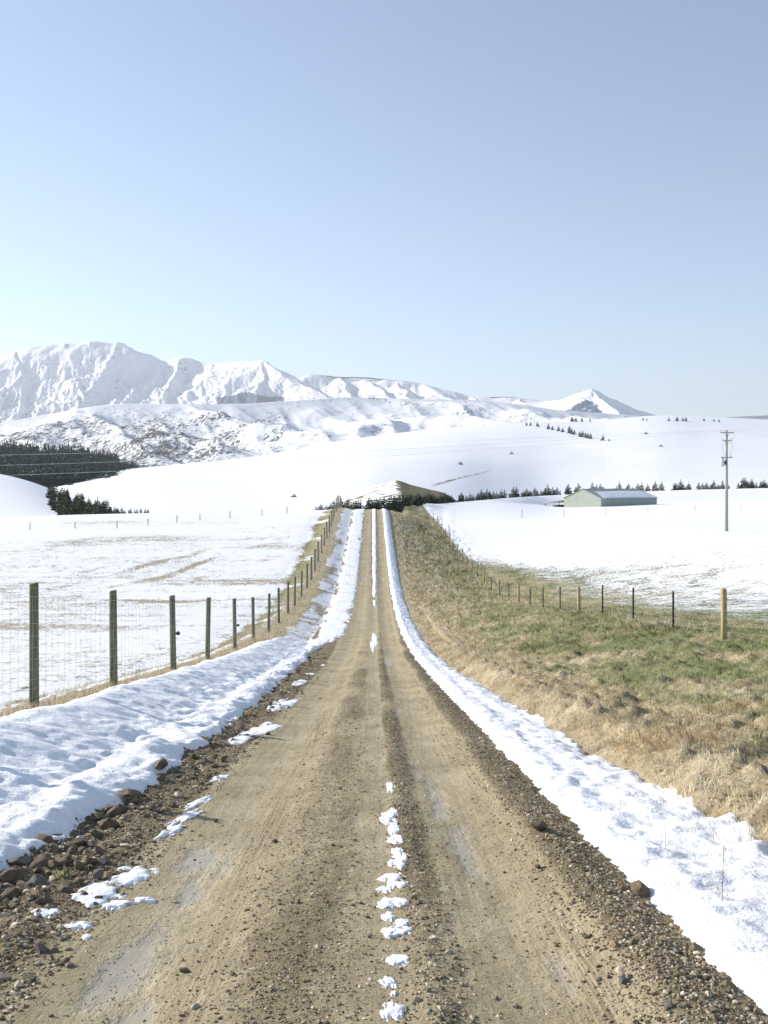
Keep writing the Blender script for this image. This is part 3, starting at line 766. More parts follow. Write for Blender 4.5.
# gully of olive pines below the left knoll
for i in range(150):
    px = random.uniform(46, 126); t = (px - 46) / 80
    top = np.interp(px, [46, 60, 85, 105, 126], [489, 491, 499, 506, 513]); row = random.uniform(top + 6, 521)
    p = hill_hit(px, row); p2 = hill_hit(px, row, 'knoll')
    if p2 is not None and (p is None or p2.y < p.y): p = p2
    if p is None or p.y > 900 or (px < 60 and row > 487 + (px - 43) * 2.0 + 6): continue
    plant_tree('pine_tree', p, random.uniform(10, 15) * p.y / F * (0.65 if px > 108 else 1), 'olive green pine crowded in the gully below the round white knoll', 'pines in the gully', P_wide if random.random() < 0.55 else P_dark, random.uniform(1.0, 1.3))
for i in range(9):
    px = 122 + i * 3.2 + random.uniform(-1, 1); p = hill_hit(px, 514.5)
    if p is not None: plant_tree('pine_tree', p, random.uniform(3, 8) * p.y / F, 'low dark pine at the thin right end of the gully trees', 'stragglers right of the gully', P_dark, 1.3)
# line of trees climbing the white hill
for (px, row, hp) in [(526.5, 425.5, 4), (530.5, 425.5, 4), (537.5, 426.5, 5), (548.5, 429, 6), (552.5, 430, 4.5), (558.5, 431, 6), (562.5, 432, 5), (569.5, 433, 7.5), (572, 434, 6), (574.5, 434.5, 5), (580, 436.5, 6), (582.5, 437, 7), (585.5, 437.5, 6), (588, 438.5, 6), (590.5, 439, 6), (603, 440.5, 6.5), (609, 441, 3)]:
    p = hill_hit(px, row)
    if p: plant_tree('pine_tree', p, hp * p.y / F, 'small pine in the slanting line across the upper white hillside', 'pines slanting across the white hill', P_dark, 1.6)
for (px, row, hp) in [(572, 421.5, 6), (576, 421.5, 4.5), (582, 421.5, 4.5), (590, 421.5, 3.5)]:
    p = hill_hit(px, row)
    if p: plant_tree('pine_tree', p, hp * p.y / F, 'tiny pine standing just below the skyline under the lone peak', 'pines under the lone peak', P_dark, 1.5)
for (px, row, hp) in [(643, 420.5, 3), (647, 420.5, 2.5), (669, 421, 4), (677, 421, 5), (683, 421, 4), (686, 421, 4.5), (704, 421, 3.5), (714, 421.5, 3), (719, 421.8, 3)]:
    p = hill_hit(px, row)
    if p: plant_tree('pine_tree', p, hp * p.y / F, 'tiny pine on the far right skyline of the white hill', 'pines on the right skyline', P_dark, 1.6)
# strip of bare grass on the white hill, right of the mound
hm_ = bpy.data.objects['hill'].data; co = np.zeros(len(hm_.vertices) * 3, np.float32); hm_.vertices.foreach_get('co', co); co = co.reshape(-1, 3)
vp = CX + co[:, 0] / co[:, 1] * F; vr = HY - (co[:, 2] - EYE) / co[:, 1] * F
ba = np.zeros(len(co), np.float32); hm_.attributes['bare'].data.foreach_get('value', ba)
line = np.interp(vp, [428, 440, 460, 480, 496], [487, 483.5, 478, 473.5, 468.5])
ba += 1.1 * np.exp(-((vr - line) / np.interp(vp, [430, 455, 496], [2.2, 1.6, 0.8])) ** 2) * sstep(426, 434, vp) * sstep(497, 490, vp)
hm_.attributes['bare'].data.foreach_set('value', ba)
# lone bushes on the slopes
bushes = [(294, 497, 3.0, 'lone dark bush on the white hill left of the road end'), (460.5, 464.5, 3.0, 'lone dark bush high on the white hill above the mound'),
          (646, 434, 2.2, 'left one of two low dark bushes high on the right hillside'), (661, 446.5, 2.0, 'lower one of two low dark bushes on the right hillside'),
          (511.5, 454, 2.2, 'dark bush alone in the middle of the white hill'), (71, 485, 3.0, 'dark bush on the white slope just right of the gully top'),
          (108, 478, 3.0, 'low dark scrub patch on the white slope under the forest end'), (348, 495.5, 4.0, 'dark bush on the snowy left flank of the mound')]
V0, F0 = conifer(555, levels=6, br=9, width=0.6, low=0.0, ragged=0.5)
bush_me = mesh_np('bush', V0, F0, M_pine)
for (px, row, hp, lab) in bushes:
    p = hill_hit(px, row, 'mound' if px == 348 else 'hill')
    if p is None: continue
    o = link('bush', bush_me); o.location = p; s = hp * p.y / F; o.scale = (s * 1.6, s * 1.6, s * 1.2); tag(o, lab, 'bush')

# plantation: reads as one mass
pts = []
PV, PF = [], []
protoF = [conifer(700 + s, levels=7, br=6, width=0.2, low=0.15, ragged=0.35) for s in range(5)]
nb = 0
tries = 0
while len(pts) < 2600 and tries < 15000:
    tries += 1
    px = random.uniform(-90, 146); row = random.uniform(459, 500)
    if px > 120 and random.random() < (px - 120) / 30: continue
    p = hill_hit(px, row, 'forest_slope')
    if p is None: continue
    pts.append(p)
    Vp, Fp = protoF[len(pts) % 5]; h = random.uniform(16, 21) * (0.6 if px > 118 else 0.85 if px > 90 else 1); a = random.uniform(0, 6.28)
    c, s = math.cos(a), math.sin(a); W = Vp * np.array([h * 1.35, h * 1.35, h])
    W = np.stack([W[:, 0] * c - W[:, 1] * s + p.x, W[:, 0] * s + W[:, 1] * c + p.y, W[:, 2] + p.z], -1)
    PV.append(W); PF.append(Fp + nb); nb += len(W)
tag(link('pine_forest', mesh_np('pine_forest', np.concatenate(PV), np.concatenate(PF), M_forest)), 'dense dark pine plantation under the scrubby hills at the left edge', 'forest', kind='stuff')

# thin dark strips along the crest of the range
def add_skyline_strip(name, p0, p1, d, w, hgt, label):
    pxs = np.linspace(p0, p1, 60); rows = rng_sky(pxs)
    g = np.random.default_rng(int(p0)); V, Fs = [], []
    dd = np.interp(pxs, [-220, 200, 300, 620], [9300.0, 9000.0, 8200.0, 7200.0])
    for i, (a, b, q) in enumerate(zip(pxs, rows, dd)):
        x = (a - CX) / F * q; z = (HY - b) / F * q + EYE - 4; t = hgt * (0.7 + 0.5 * g.random()) * min(1, 0.35 + i / 12, 0.35 + (59 - i) / 12)
        V += [(x, q - w, z - 5), (x, q - w * 0.8, z + t), (x, q + w * 0.8, z + t * 0.9), (x, q + w, z - 5)]
    for i in range(59):
        for k in range(3): Fs.append((4 * i + k, 4 * i + k + 1, 4 * i + k + 5, 4 * i + k + 4))
    return tag(link(name, mesh_np(name, np.array(V), np.array(Fs), M_forest)), label, 'tree belt')
add_skyline_strip('skyline_strip', 309, 413, 0, 12, 4, 'long thin dark strip along the mountain skyline')
add_skyline_strip('skyline_strip', 489, 516, 0, 12, 3.5, 'short dark strip on the low skyline left of the lone peak')

# ------------------------------------------------------------------ left fence: tall timber posts and wire netting
fl = empty('deer_fence', (float(xfl(15.4)), 15.4, float(surf(xfl(15.4), 15.4)) + EYE))
tag(fl, 'tall timber post and wire netting fence along the left side of the road', 'fence')
fl_d = [4.6, 10.0, 15.4, 20.1, 26.0, 31.5, 37.6, 43.4, 49.5, 55.3, 61, 66.5, 72.4]
while fl_d[-1] < 166: fl_d.append(fl_d[-1] + 5.6)
PH = 1.93
tops = []
for i, d in enumerate(fl_d):
    x = float(xfl(d)) + random.uniform(-0.03, 0.03); z = float(surf(x, d)) + EYE
    lx, ly = random.uniform(-0.035, 0.035), random.uniform(-0.03, 0.03)
    if i == 2: lx = 0.0
    r0 = random.uniform(0.068, 0.082); h = PH + random.uniform(-0.04, 0.05)
    n = 12; rings = []
    for zz in (-0.35, 0.0, h * 0.33, h * 0.66, h - 0.02, h):
        t = zz / h; rr = r0 * (1.04 - 0.1 * t) * (0.9 if zz == h else 1)
        rings.append([(lx * t + rr * math.cos(a) * (1 + 0.05 * math.sin(3 * a + i)), ly * t + rr * math.sin(a), zz + (0.012 * math.cos(a) if zz > h - 0.03 else 0)) for a in [2 * math.pi * q / n for q in range(n)]])
    mb = MB(); V = [p for rg in rings for p in rg]
    Fs = [(q * n + k, q * n + (k + 1) % n, (q + 1) * n + (k + 1) % n, (q + 1) * n + k) for q in range(5) for k in range(n)] + [tuple(5 * n + k for k in range(n))]
    mb.add(V, Fs)
    po = mb.build('post', M_post, fl, smooth=False)
    for f in po.data.polygons: f.use_smooth = len(f.vertices) == 4
    po.location = Vector((x, d, z)) - fl.location
    tops.append((x, d, z, lx, ly, h))
    if i in (4, 6):
        kb = MB().tube([(0.07, -0.02, 0.92), (0.12, -0.02, 0.94), (0.17, -0.02, 0.92)], [0.03, 0.06, 0.03], 8).build('wire_strainer', M_dark, po)
# netting: line wires and stay wires of real thickness
nv, nf = [], []
def wire3(p, q, r):
    p = np.array(p, float); q = np.array(q, float); d = q - p; L = np.linalg.norm(d); d /= L
    u = np.cross(d, (0.3, 0.2, 0.9) if abs(d[2]) < 0.8 else (1, 0, 0)); u /= np.linalg.norm(u); v = np.cross(d, u)
    b = len(nv)
    for e in (p, q):
        for a in (0, 2.094, 4.189): nv.append(e + r * (u * math.cos(a) + v * math.sin(a)))
    for k in range(3): nf.append((b + k, b + (k + 1) % 3, b + 3 + (k + 1) % 3, b + 3 + k))
heights = [0.08, 0.2, 0.33, 0.47, 0.62, 0.78, 0.95, 1.13, 1.32, 1.52, 1.73, 1.86]
for a, b in zip(tops[:-1], tops[1:]):
    thin = 0.0021 if a[1] < 60 else 0.003
    hs_ = heights if a[1] < 60 else heights[::2]
    for hh in hs_:
        wire3((a[0] + 0.075, a[1], a[2] + hh), (b[0] + 0.075, b[1], b[2] + hh), thin)
    ns = int((b[1] - a[1]) / (0.3 if a[1] < 45 else 0.6))
    for k in range(1, ns):
        t = k / ns; px_ = a[0] + (b[0] - a[0]) * t + 0.075; py_ = a[1] + (b[1] - a[1]) * t; pz_ = a[2] + (b[2] - a[2]) * t
        wire3((px_, py_, pz_ + heights[0]), (px_, py_, pz_ + heights[-2]), thin * 0.9)
nm = mesh_np('wire_netting', np.array(nv) - np.array(fl.location), np.array(nf), M_wire); link('wire_netting', nm, fl)

# ------------------------------------------------------------------ right fence: tan timber posts and black steel stakes
fr = empty('paddock_fence', (float(xfr(26.3)), 26.3, float(surf(xfr(26.3), 26.3)) + EYE))
tag(fr, 'low wire fence of tan timber posts and black steel stakes on the right bank', 'fence')
fr_d = [26.3, 31, 36, 41, 46, 51, 56.5, 61.5, 66.8, 72, 77, 82.5, 88, 93, 98, 103, 108, 114, 120, 126, 132, 140, 148, 158]
wood = {26.3, 46, 66.8, 88, 108, 126, 148}
fr_d = [6.3, 11.3, 16.3, 21.3] + fr_d; wood.add(6.3)
tops = []
for d in fr_d:
    x = float(xfr(d)); z = float(surf(x, d)) + EYE; h = 1.32 if d in wood else 1.18
    lx = random.uniform(-0.03, 0.03)
    if d in wood:
        mb = MB().tube([(0, 0, -0.3), (lx * 0.3, 0, h * 0.4), (lx, 0, h - 0.015), (lx, 0, h)], [0.085, 0.08, 0.078, 0.07], 12)
        po = mb.build('timber_post', M_newpost, fr); po['label'] = 'round tan timber post'
        for f in po.data.polygons: f.use_smooth = len(f.vertices) == 4
    else:
        mb = MB()
        for a in (90, 210, 330):
            rt = Matrix.Rotation(R(a), 3, 'Z'); mb.box(rt @ Vector((0.017, 0, 0)) + Vector((lx * 0.5, 0, h / 2 - 0.1)), (0.034, 0.009, h + 0.2), rt)
        po = mb.build('steel_stake', M_steel, fr); po['label'] = 'thin black Y-section steel stake'
    po.location = Vector((x, d, z)) - fr.location
    tops.append((x, d, z))
nv, nf = [], []
for a, b in zip(tops[:-1], tops[1:]):
    for hh in (0.18, 0.36, 0.55, 0.75, 0.96, 1.14): wire3((a[0] - 0.08, a[1], a[2] + hh), (b[0] - 0.08, b[1], b[2] + hh), 0.0016)
link('wire', mesh_np('wire', np.array(nv) - np.array(fr.location), np.array(nf), M_wire), fr)

# faint far fences crossing the fields
def far_fence(pts, label, h, rad, mat=M_post):
    tp = []
    for (px, row) in pts:
        lo, hi = 60.0, float(dcr(px)) - 1
        for _ in range(40):
            m = (lo + hi) / 2
            if HY - (float(base_z((px - CX) / F * m, m))) * F / m > row: hi = hi; lo = m if (HY - float(base_z((px - CX) / F * m, m)) * F / m) > row else lo
            else: hi = m
        d = (lo + hi) / 2; x = (px - CX) / F * d; tp.append((x, d, float(surf(x, d)) + EYE))
    o = empty('field_fence', tp[0]); tag(o, label, 'fence')
    for k, p in enumerate(tp):
        MB().tube([(0, 0, -0.2), (0, 0, h * random.uniform(0.9, 1.05))], [rad, rad * 0.9], 8).build('post', mat, o).location = Vector(p) - o.location
    nv.clear(); nf.clear()
    for a, b in zip(tp[:-1], tp[1:]):
        for hh in (0.35, 0.7, 1.0): wire3((a[0], a[1], a[2] + hh * h), (b[0], b[1], b[2] + hh * h), 0.002)
    link('wire', mesh_np('wire', np.array(nv) - np.array(o.location), np.array(nf), M_wire), o)
    return o
far_fence([(30, 530), (75, 528.5), (117, 528.5), (148, 525.5), (177, 522.5), (200, 520.5), (230, 518), (262, 515.5), (287, 513.5)], 'faint post and wire fence rising across the left snowfield', 0.95, 0.055)
far_fence([(522, 518), (564, 517), (606, 515), (648, 512.5), (695, 511), (741, 510)], 'faint post and wire fence crossing the snow in front of the shed', 1.5, 0.05)

# ------------------------------------------------------------------ shed
def build_shed():
    d0 = 330.0; gx = (601.0 - CX) / F * d0; gz = (HY - 506.5) / F * d0 + EYE
    th = R(35); o = empty('farm_shed', (gx, d0, gz), th)
    tag(o, 'pale green metal farm shed with snow on its roof in the right paddock', 'shed')
    L, W, he, rise = 28.0, 17.0, 2.6, 3.0
    def mm(name, c, ribs):
        k = NM(name, 0.5, 0.4)
        wv = k.n('ShaderNodeTexWave', wave_type='BANDS', bands_direction=ribs); k.lk(k.obj, wv.inputs['Vector']); wv.inputs['Scale'].default_value = 2.2
        k.color(k.mix(k.ramp(k.noise(k.obj, 0.5, 4, 0.6), 0.3, 0.7), tuple(x * 0.93 for x in c), tuple(min(1, x * 1.05) for x in c))); k.bump(wv.outputs['Fac'], 0.05, 0.5)
        return k.m
    pale = mm('cladding_lit_tone', (0.33, 0.365, 0.30), 'Y'); dark = mm('cladding_shaded_tone', (0.30, 0.36, 0.32), 'X'); roof = mm('grey_green_roof', (0.40, 0.43, 0.36), 'X')  # one wall paint: lit gable and shaded side tones put into the colours
    # local axes: x along the shed (away right), y across (away left); origin at the near corner
    def gable(x): return [(x, 0, -1.5), (x, W, -1.5), (x, W, he), (x, W / 2, he + rise), (x, 0, he)]
    mb = MB(); mb.add(gable(0) + gable(0.12), [(0, 1, 2, 3, 4), (9, 8, 7, 6, 5)] + [(k, (k + 1) % 5, (k + 1) % 5 + 5, k + 5) for k in range(5)]); mb.build('gable_wall', pale, o)
    mb = MB(); mb.add(gable(L) + gable(L - 0.12), [(0, 1, 2, 3, 4), (9, 8, 7, 6, 5)] + [(k, (k + 1) % 5, (k + 1) % 5 + 5, k + 5) for k in range(5)]); mb.build('gable_wall', pale, o)
    MB().box((L / 2, 0.06, he / 2 - 0.76), (L - 0.25, 0.1, he + 1.48)).build('side_wall', dark, o)
    MB().box((L / 2, W - 0.06, he / 2 - 0.76), (L - 0.25, 0.1, he + 1.48)).build('side_wall', dark, o)
    sl = math.atan2(rise, W / 2); ln = math.hypot(rise, W / 2) + 0.35
    for s in (1, -1):
        rt = Matrix.Rotation(s * sl, 3, 'X'); c = Vector((L / 2, W / 2 - s * (W / 4 + 0.12), he + rise / 2 + 0.08))
        MB().box(c, (L + 0.5, ln, 0.1), rt).build('roof', roof, o)
    # snow on the front slope, ragged top edge, bare near the ridge
    nx, ny = 60, 24; V = []; Vb = []
    up = Vector((0, -math.sin(sl), math.cos(sl))); dn = Vector((0, math.cos(sl), math.sin(sl)))
    for i in range(nx):
        for j in range(ny):
            u = i / (nx - 1); v = j / (ny - 1)
            top = 0.70 + 0.05 * float(noise(u * 4, 0.3, 201)) - 0.1 * max(0, u - 0.75) * 4 * 0.3
            lft = 0.14 * v * 0.8 + 0.03
            uu = lft * (1 - u) * 0.9 + u * 0.985
            t = 0.16 * min(1, 6 * min(u, 1 - u, v, 1 - v) + 0.12) + 0.03 * float(noise(u * 9, v * 5, 202))
            p = Vector((uu * L, -0.35, he - 0.02)) + dn * (v * top * ln) + up * (0.12 + t); V.append(p)
    Fs = [tuple(q) for q in grid_faces(nx, ny)]
    me = mesh_np('roof_snow', np.array(V), np.array(Fs), M_snow, dict(edge=np.zeros(len(V))), True); link('roof_snow', me, o)
    # trims and translucent sheets
    mb = MB()
    mb.box((L / 2, W / 2, he + rise + 0.16), (L + 0.55, 0.5, 0.08)); mb.build('ridge_cap', mat_plain('pale_trim', (0.6, 0.62, 0.56), 0.5), o)
    MB().box((-0.03, W / 2, he - 0.45), (0.06, W - 0.1, 0.07)).build('wall_trim', mat_plain('grey_trim', (0.36, 0.4, 0.32), 0.5), o)
    # lean-to on the far side of the gable
    y0 = W; w2 = 9.5
    p = [Vector((0.0, y0, he - 0.75)), Vector((14, y0, he - 0.75)), Vector((14, y0 + w2, he - 1.95)), Vector((0, y0 + w2, he - 1.95))]
    mb = MB(); mb.add(p + [q + Vector((0, 0, 0.16)) for q in p], [(0, 3, 2, 1), (4, 5, 6, 7), (0, 1, 5, 4), (1, 2, 6, 5), (2, 3, 7, 6), (3, 0, 4, 7)])
    lt = mb.build('lean_to_roof', roof, o)
    MB().box((7, y0 + w2 * 0.5, -0.95), (13.6, w2 * 0.2, 2.0)).build('lean_to_back', M_dark, o)
    for xx in (0.2, 7, 13.8): MB().box((xx, y0 + w2 - 0.2, -0.7), (0.18, 0.18, 3.0)).build('lean_to_post', M_post, o)
    return o
build_shed()

# ------------------------------------------------------------------ power pole and its lines
def build_pole():
    d = 119.0; x = (726.6 - CX) / F * d; z = float(surf(x, d)) + EYE
    o = empty('power_pole', (x, d, z)); tag(o, 'tall pale grey power pole with crossarms and a transformer in the right snowfield', 'pole')
    H = (531.0 - 430.0) / F * d
    MB().tube([(0, 0, -0.5), (0.0, 0, H * 0.5), (0.0, 0, H - 0.05), (0, 0, H)], [0.2, 0.165, 0.125, 0.09], 14).build('shaft', M_pole, o, True)
    def yy(row): return (531.0 - row) / F * d
    for row, w in ((432.5, 1.62), (440.5, 1.05)):
        arm = MB().box((0.0, -0.17, yy(row)), (w, 0.1, 0.13)).build('crossarm', M_pole, o)
        for s in (-1, -0.45, 1) if w > 1.2 else (-1, 0.95):
            MB().tube([(s * w * 0.47, -0.17, yy(row) + 0.06), (s * w * 0.47, -0.17, yy(row) + 0.16), (s * w * 0.47, -0.17, yy(row) + 0.2), (s * w * 0.47, -0.17, yy(row) + 0.3)], [0.02, 0.03, 0.07, 0.05], 8).build('insulator', M_porc, arm)
        mb = MB()
        for s in (-1, 1): mb.tube([(s * w * 0.3, -0.17, yy(row)), (0, -0.14, yy(row) - 0.5)], 0.02, 6)
        mb.build('brace', M_dark, arm)
    arm = MB().box((-0.05, -0.17, yy(457.5)), (1.35, 0.1, 0.12)).build('crossarm', M_pole, o)
    for s in (-0.55, 0.35, 0.58): MB().tube([(s, -0.17, yy(457.5) + 0.06), (s, -0.17, yy(457.5) + 0.14), (s, -0.17, yy(457.5) + 0.24)], [0.02, 0.06, 0.03], 8).build('insulator', M_porc, arm)
    tx = -0.56; tr = MB().tube([(tx, -0.12, yy(466.5)), (tx, -0.12, yy(466.2)), (tx, -0.12, yy(458.8)), (tx, -0.12, yy(458.3))], [0.2, 0.24, 0.24, 0.2], 14).build('transformer', M_tank, o, True)
    for s in (-0.1, 0.1): MB().tube([(tx + s, -0.12, yy(458.3)), (tx + s, -0.12, yy(457.0)), (tx + s, -0.12, yy(455.5))], [0.03, 0.06, 0.02], 8).build('bushing', M_porc, tr)
    MB().box((-0.22, -0.1, yy(462.5)), (0.35, 0.14, 0.5)).build('bracket', M_dark, o)
    mb = MB()   # drooping jumper loops
    for s, a, b in ((0.78, 432, 441), (-0.5, 440, 456), (0.5, 440, 456)):
        mb.tube([(s * 0.98, -0.2, yy(a)), (s * 1.15, -0.25, yy((a + b) / 2)), (s * 0.7, -0.2, yy(b))], 0.012, 5)
    mb.build('jumper_cable', M_dark, o)
    MB().box((0.0, -0.175, yy(507)), (0.2, 0.02, 0.42)).build('sign_plate', mat_plain('green_plate', (0.28, 0.36, 0.3), 0.5), o)
    # lines: to the left over the valley and on to the right
    ins = [(-0.76, yy(432.5) + 0.3), (-0.34, yy(432.5) + 0.3), (0.76, yy(432.5) + 0.3)]
    for k, (ix, iz) in enumerate(ins):
        a = Vector((x + ix, d - 0.17, z + iz)); fd = 260 + 6 * k; b = Vector(((-420 - CX) / F * fd, fd, (HY - (456 + 7 * k)) / F * fd + EYE)); c = Vector(((1400 - CX) / F * 70, 70 + k, (HY - (395)) / F * 70 + EYE))
        pl = []
        for q in range(25):
            t = q / 24; p = b.lerp(a, t); p.z -= 4 * (1.6 + 1.1 * k) * t * (1 - t); pl.append(p)
        for q in range(1, 9):
            t = q / 8; p = a.lerp(c, t); p.z -= 4 * 0.4 * t * (1 - t); pl.append(p)
        tag(MB().tube(pl, 0.013, 4, False).build('power_line', M_cable), ('upper', 'middle', 'lowest')[k] + ' of the three thin overhead wires strung from the power pole past the forest', 'wire', 'overhead wires')
build_pole()

# ------------------------------------------------------------------ rocks, rubble and gravel
def ico(sub):
    import bmesh
    bm = bmesh.new(); bmesh.ops.create_icosphere(bm, subdivisions=sub, radius=1.0)
    V = np.array([v.co[:] for v in bm.verts]); Fs = np.array([[v.index for v in f.verts] for f in bm.faces]); bm.free()
    return V, Fs
def rock_shape(V, g, cuts=18):
    """a sphere cut by random planes into an angular stone"""
    V = V.copy()
    for _ in range(cuts):
        n = g.normal(size=3); n /= np.linalg.norm(n); h = g.uniform(0.38, 0.78)
        dd = V @ n - h; V = V - np.clip(dd, 0, None)[:, None] * n
    return V * np.array([g.uniform(0.8, 1.35), g.uniform(0.7, 1.0), g.uniform(0.45, 0.75)])
IV3, IF3 = ico(3); IV1, IF1 = ico(1)
gk = np.random.default_rng(77)
rock_me = [mesh_np('rock', rock_shape(IV3, gk), IF3, M_rock if i % 4 else M_rockg) for i in range(14)]
def place_rock(me, x, d, s, label, group=None, sink=0.25, tilt=0.5):
    o = link('rock', me); o.location = (x, d, float(surf(x, d)) + EYE + s * (0.55 - sink))
    o.rotation_euler = (random.uniform(-tilt, tilt), random.uniform(-tilt, tilt), random.uniform(0, 6.28)); o.scale = (s, s, s)
    tag(o, label, 'rock', group); return o
def road_hit(px, row):
    """where a direction meets the road"""
    lo, hi = 2.5, 150.0
    for _ in range(50):
        m = (lo + hi) / 2
        if HY - float(surf((px - CX) / F * m, m)) * F / m > row: lo = m
        else: hi = m
    return (px - CX) / F * lo, lo
big = [(18, 866, 0.105, 4, 'large grey boulder at the left edge beside the snow bank'), (41, 866, 0.10, 1, 'large split brown rock right of the grey boulder at the left edge'),
       (66, 890, 0.07, 2, 'flat brown rock left of the green weed in the rubble'), (12, 900, 0.10, 3, 'wide brown rock low at the left edge of the picture'),
       (46, 902, 0.06, 5, 'pale brown rock below the weed beside a snow patch'), (86, 832, 0.09, 6, 'dark rock at the toe of the snow bank above the rubble'),
       (100, 820, 0.07, 7, 'brown rock poking out under the snow bank edge'), (160, 770, 0.14, 1, 'broad brown slab of rock at the top of the rubble pile'),
       (128, 798, 0.11, 9, 'brown angular rock half way up the rubble under the snow'), (542, 830, 0.085, 10, 'largest rock on the right shoulder of the road'),
       (538, 868, 0.04, 11, 'dark small rock on the right wheel track edge'), (643, 896, 0.085, 13, 'reddish brown rock under the right snow strip edge'),
       (185, 972, 0.032, 1, 'tan rock sitting on the left wheel track'), (131, 752, 0.09, 0, 'dark rock lying alone on the left snow bank'),
       (624, 983, 0.045, 8, 'pale flat stone on the right shoulder near the bottom'), (668, 1006, 0.035, 4, 'pale grey stone at the bottom right of the gravel shoulder'),
       (215, 822, 0.03, 6, 'small dark stone on the left wheel track by the snow sliver')]
for (px, row, s, k, lab) in big:
    x, d = road_hit(px, row); place_rock(rock_me[k % 14], x, d, s * 1.15 if d > 8 else s * 0.95, lab, sink=0.05 if px == 131 else 0.25)
cnt = 0
while cnt < 255:
    d = 3.9 * math.exp(random.random() ** 1.3 * math.log(11)); r = random.triangular(-2.75, -1.55, -2.3)
    x = r + float(xc(d))
    if CX + x / d * F < -12: continue
    s = random.choice((0.028, 0.035, 0.042, 0.055, 0.07)) * (1.25 if r < -2.1 else 0.8)
    place_rock(random.choice(rock_me[:12]), x, d, s * 1.1, 'broken angular brown rock in the rubble along the left edge of the road', 'rocks of the roadside rubble'); cnt += 1

def scatter_stones(n, rfun, dfun, size, cols):
    g = rng; r = rfun(n); d = dfun(n); x = r + xc(d)
    s = size * np.exp(g.normal(0, 0.4, n)); z = surf(x, d) + EYE
    vs = np.stack([rock_shape(IV1, g, 8) for _ in range(24)]); pick = g.integers(0, 24, n)
    a = g.random(n) * 6.28; c, sn = np.cos(a), np.sin(a)
    W = vs[pick] * s[:, None, None]
    W = np.stack([W[..., 0] * c[:, None] - W[..., 1] * sn[:, None] + x[:, None], W[..., 0] * sn[:, None] + W[..., 1] * c[:, None] + d[:, None], W[..., 2] + z[:, None] + 0.15 * s[:, None]], -1)
    Fs = IF1[None] + (np.arange(n) * len(IV1))[:, None, None]
    ci = np.array(cols)[g.integers(0, len(cols), n)] * g.uniform(0.85, 1.5, (n, 1))
    return W.reshape(-1, 3), Fs.reshape(-1, 3), np.repeat(ci, len(IV1), 0)
stone_cols = [(0.48, 0.42, 0.32), (0.42, 0.35, 0.24), (0.14, 0.11, 0.07), (0.2, 0.16, 0.105), (0.27, 0.22, 0.15), (0.11, 0.085, 0.058), (0.33, 0.28, 0.2), (0.25, 0.18, 0.11), (0.2, 0.17, 0.12), (0.16, 0.125, 0.08)]
def logd(a, b, p=1.0): return lambda n: a * np.exp(rng.random(n) ** p * math.log(b / a))
sets = [
    scatter_stones(22000, lambda n: -1.55 - 1.2 * rng.random(n) ** 0.8, logd(3.7, 34, 1.2), 0.009, stone_cols),
    scatter_stones(5000, lambda n: -1.65 - 1.1 * rng.random(n) ** 0.7, logd(3.7, 34, 1.2), 0.019, stone_cols),
    scatter_stones(20000, lambda n: rng.normal(1.25, 0.2, n), logd(3.6, 40, 1.2), 0.0075, stone_cols),
    scatter_stones(1400, lambda n: rng.normal(1.28, 0.15, n), logd(3.6, 40, 1.2), 0.014, stone_cols),
    scatter_stones(8500, lambda n: rng.normal(-0.5, 0.22, n), logd(3.6, 30, 1.2), 0.0062, stone_cols),
    scatter_stones(4200, lambda n: rng.normal(0.15, 0.09, n), logd(3.6, 36, 1.0), 0.008, stone_cols),
    scatter_stones(11000, lambda n: rng.uniform(-1.7, 1.5, n), logd(3.6, 26, 1.2), 0.0045, stone_cols),
    scatter_stones(260, lambda n: rng.uniform(-1.7, 1.3, n), logd(3.8, 22, 1.1), 0.012, stone_cols)]
off = 0; Vs, Fs_, Cs = [], [], []
for v, f, c in sets: Vs.append(v); Fs_.append(f + off); Cs.append(c); off += len(v)
tag(link('gravel', mesh_np('gravel', np.concatenate(Vs), np.concatenate(Fs_), M_gravel, colors=np.concatenate(Cs))), 'loose brown gravel strewn along the road and its shoulders', 'gravel', kind='stuff')

# ------------------------------------------------------------------ lumps of snow left on the road
def snow_lump(px, row, w, h, lab, group=None, seed=0, stretch=None):
    """a flat irregular lump, w wide and h deep in metres on the ground"""
    x, d = road_hit(px, row); g = 400 + seed; n = 46; m_ = min(w, h)
    U, W_ = np.meshgrid(np.linspace(-0.85, 0.85, n), np.linspace(-0.85, 0.85, n), indexing='xy')
    rho = np.hypot(U / 0.5, W_ / 0.5)
    ang = np.arctan2(W_, U)
    edge_ = 1 + 0.3 * noise(1.3 * np.cos(ang) + seed * 3.1, 1.3 * np.sin(ang) + seed, g)
    T = (edge_ - rho) * 0.5 * m_ + m_ * (0.34 * fbm(U * 3 + seed, W_ * 3, 2, g + 1) + 0.07 * fbm(U * 9, W_ * 9 + seed, 2, g + 4))
    top = min(0.014, 0.06 * m_ + 0.004)
    Lx = U * w; Ly = W_ * h
    if stretch: Lx = Lx + Ly * stretch * w / h
    th = np.where(T > 0, top * (1 - np.exp(-np.maximum(T, 0) / (0.12 * m_))), T * 0.5)
    z0 = float(surf(x, d)) + EYE
    Z = surf(Lx + x, Ly + d) + EYE - z0 + th + 0.003
    Fs = grid_faces(n, n); Fs = Fs[(T > -0.1 * m_).ravel()[Fs].any(1)]
    u, inv = np.unique(Fs, return_inverse=True)
    me = mesh_np('snow_lump', np.stack([Lx, Ly, Z], -1).reshape(-1, 3)[u], inv.reshape(-1, 4), M_snow, dict(edge=np.clip(1 - T / (0.22 * m_), 0, 1).ravel()[u]), True)
    o = link('snow_lump', me, None, (x, d, z0)); tag(o, lab, 'snow', group)
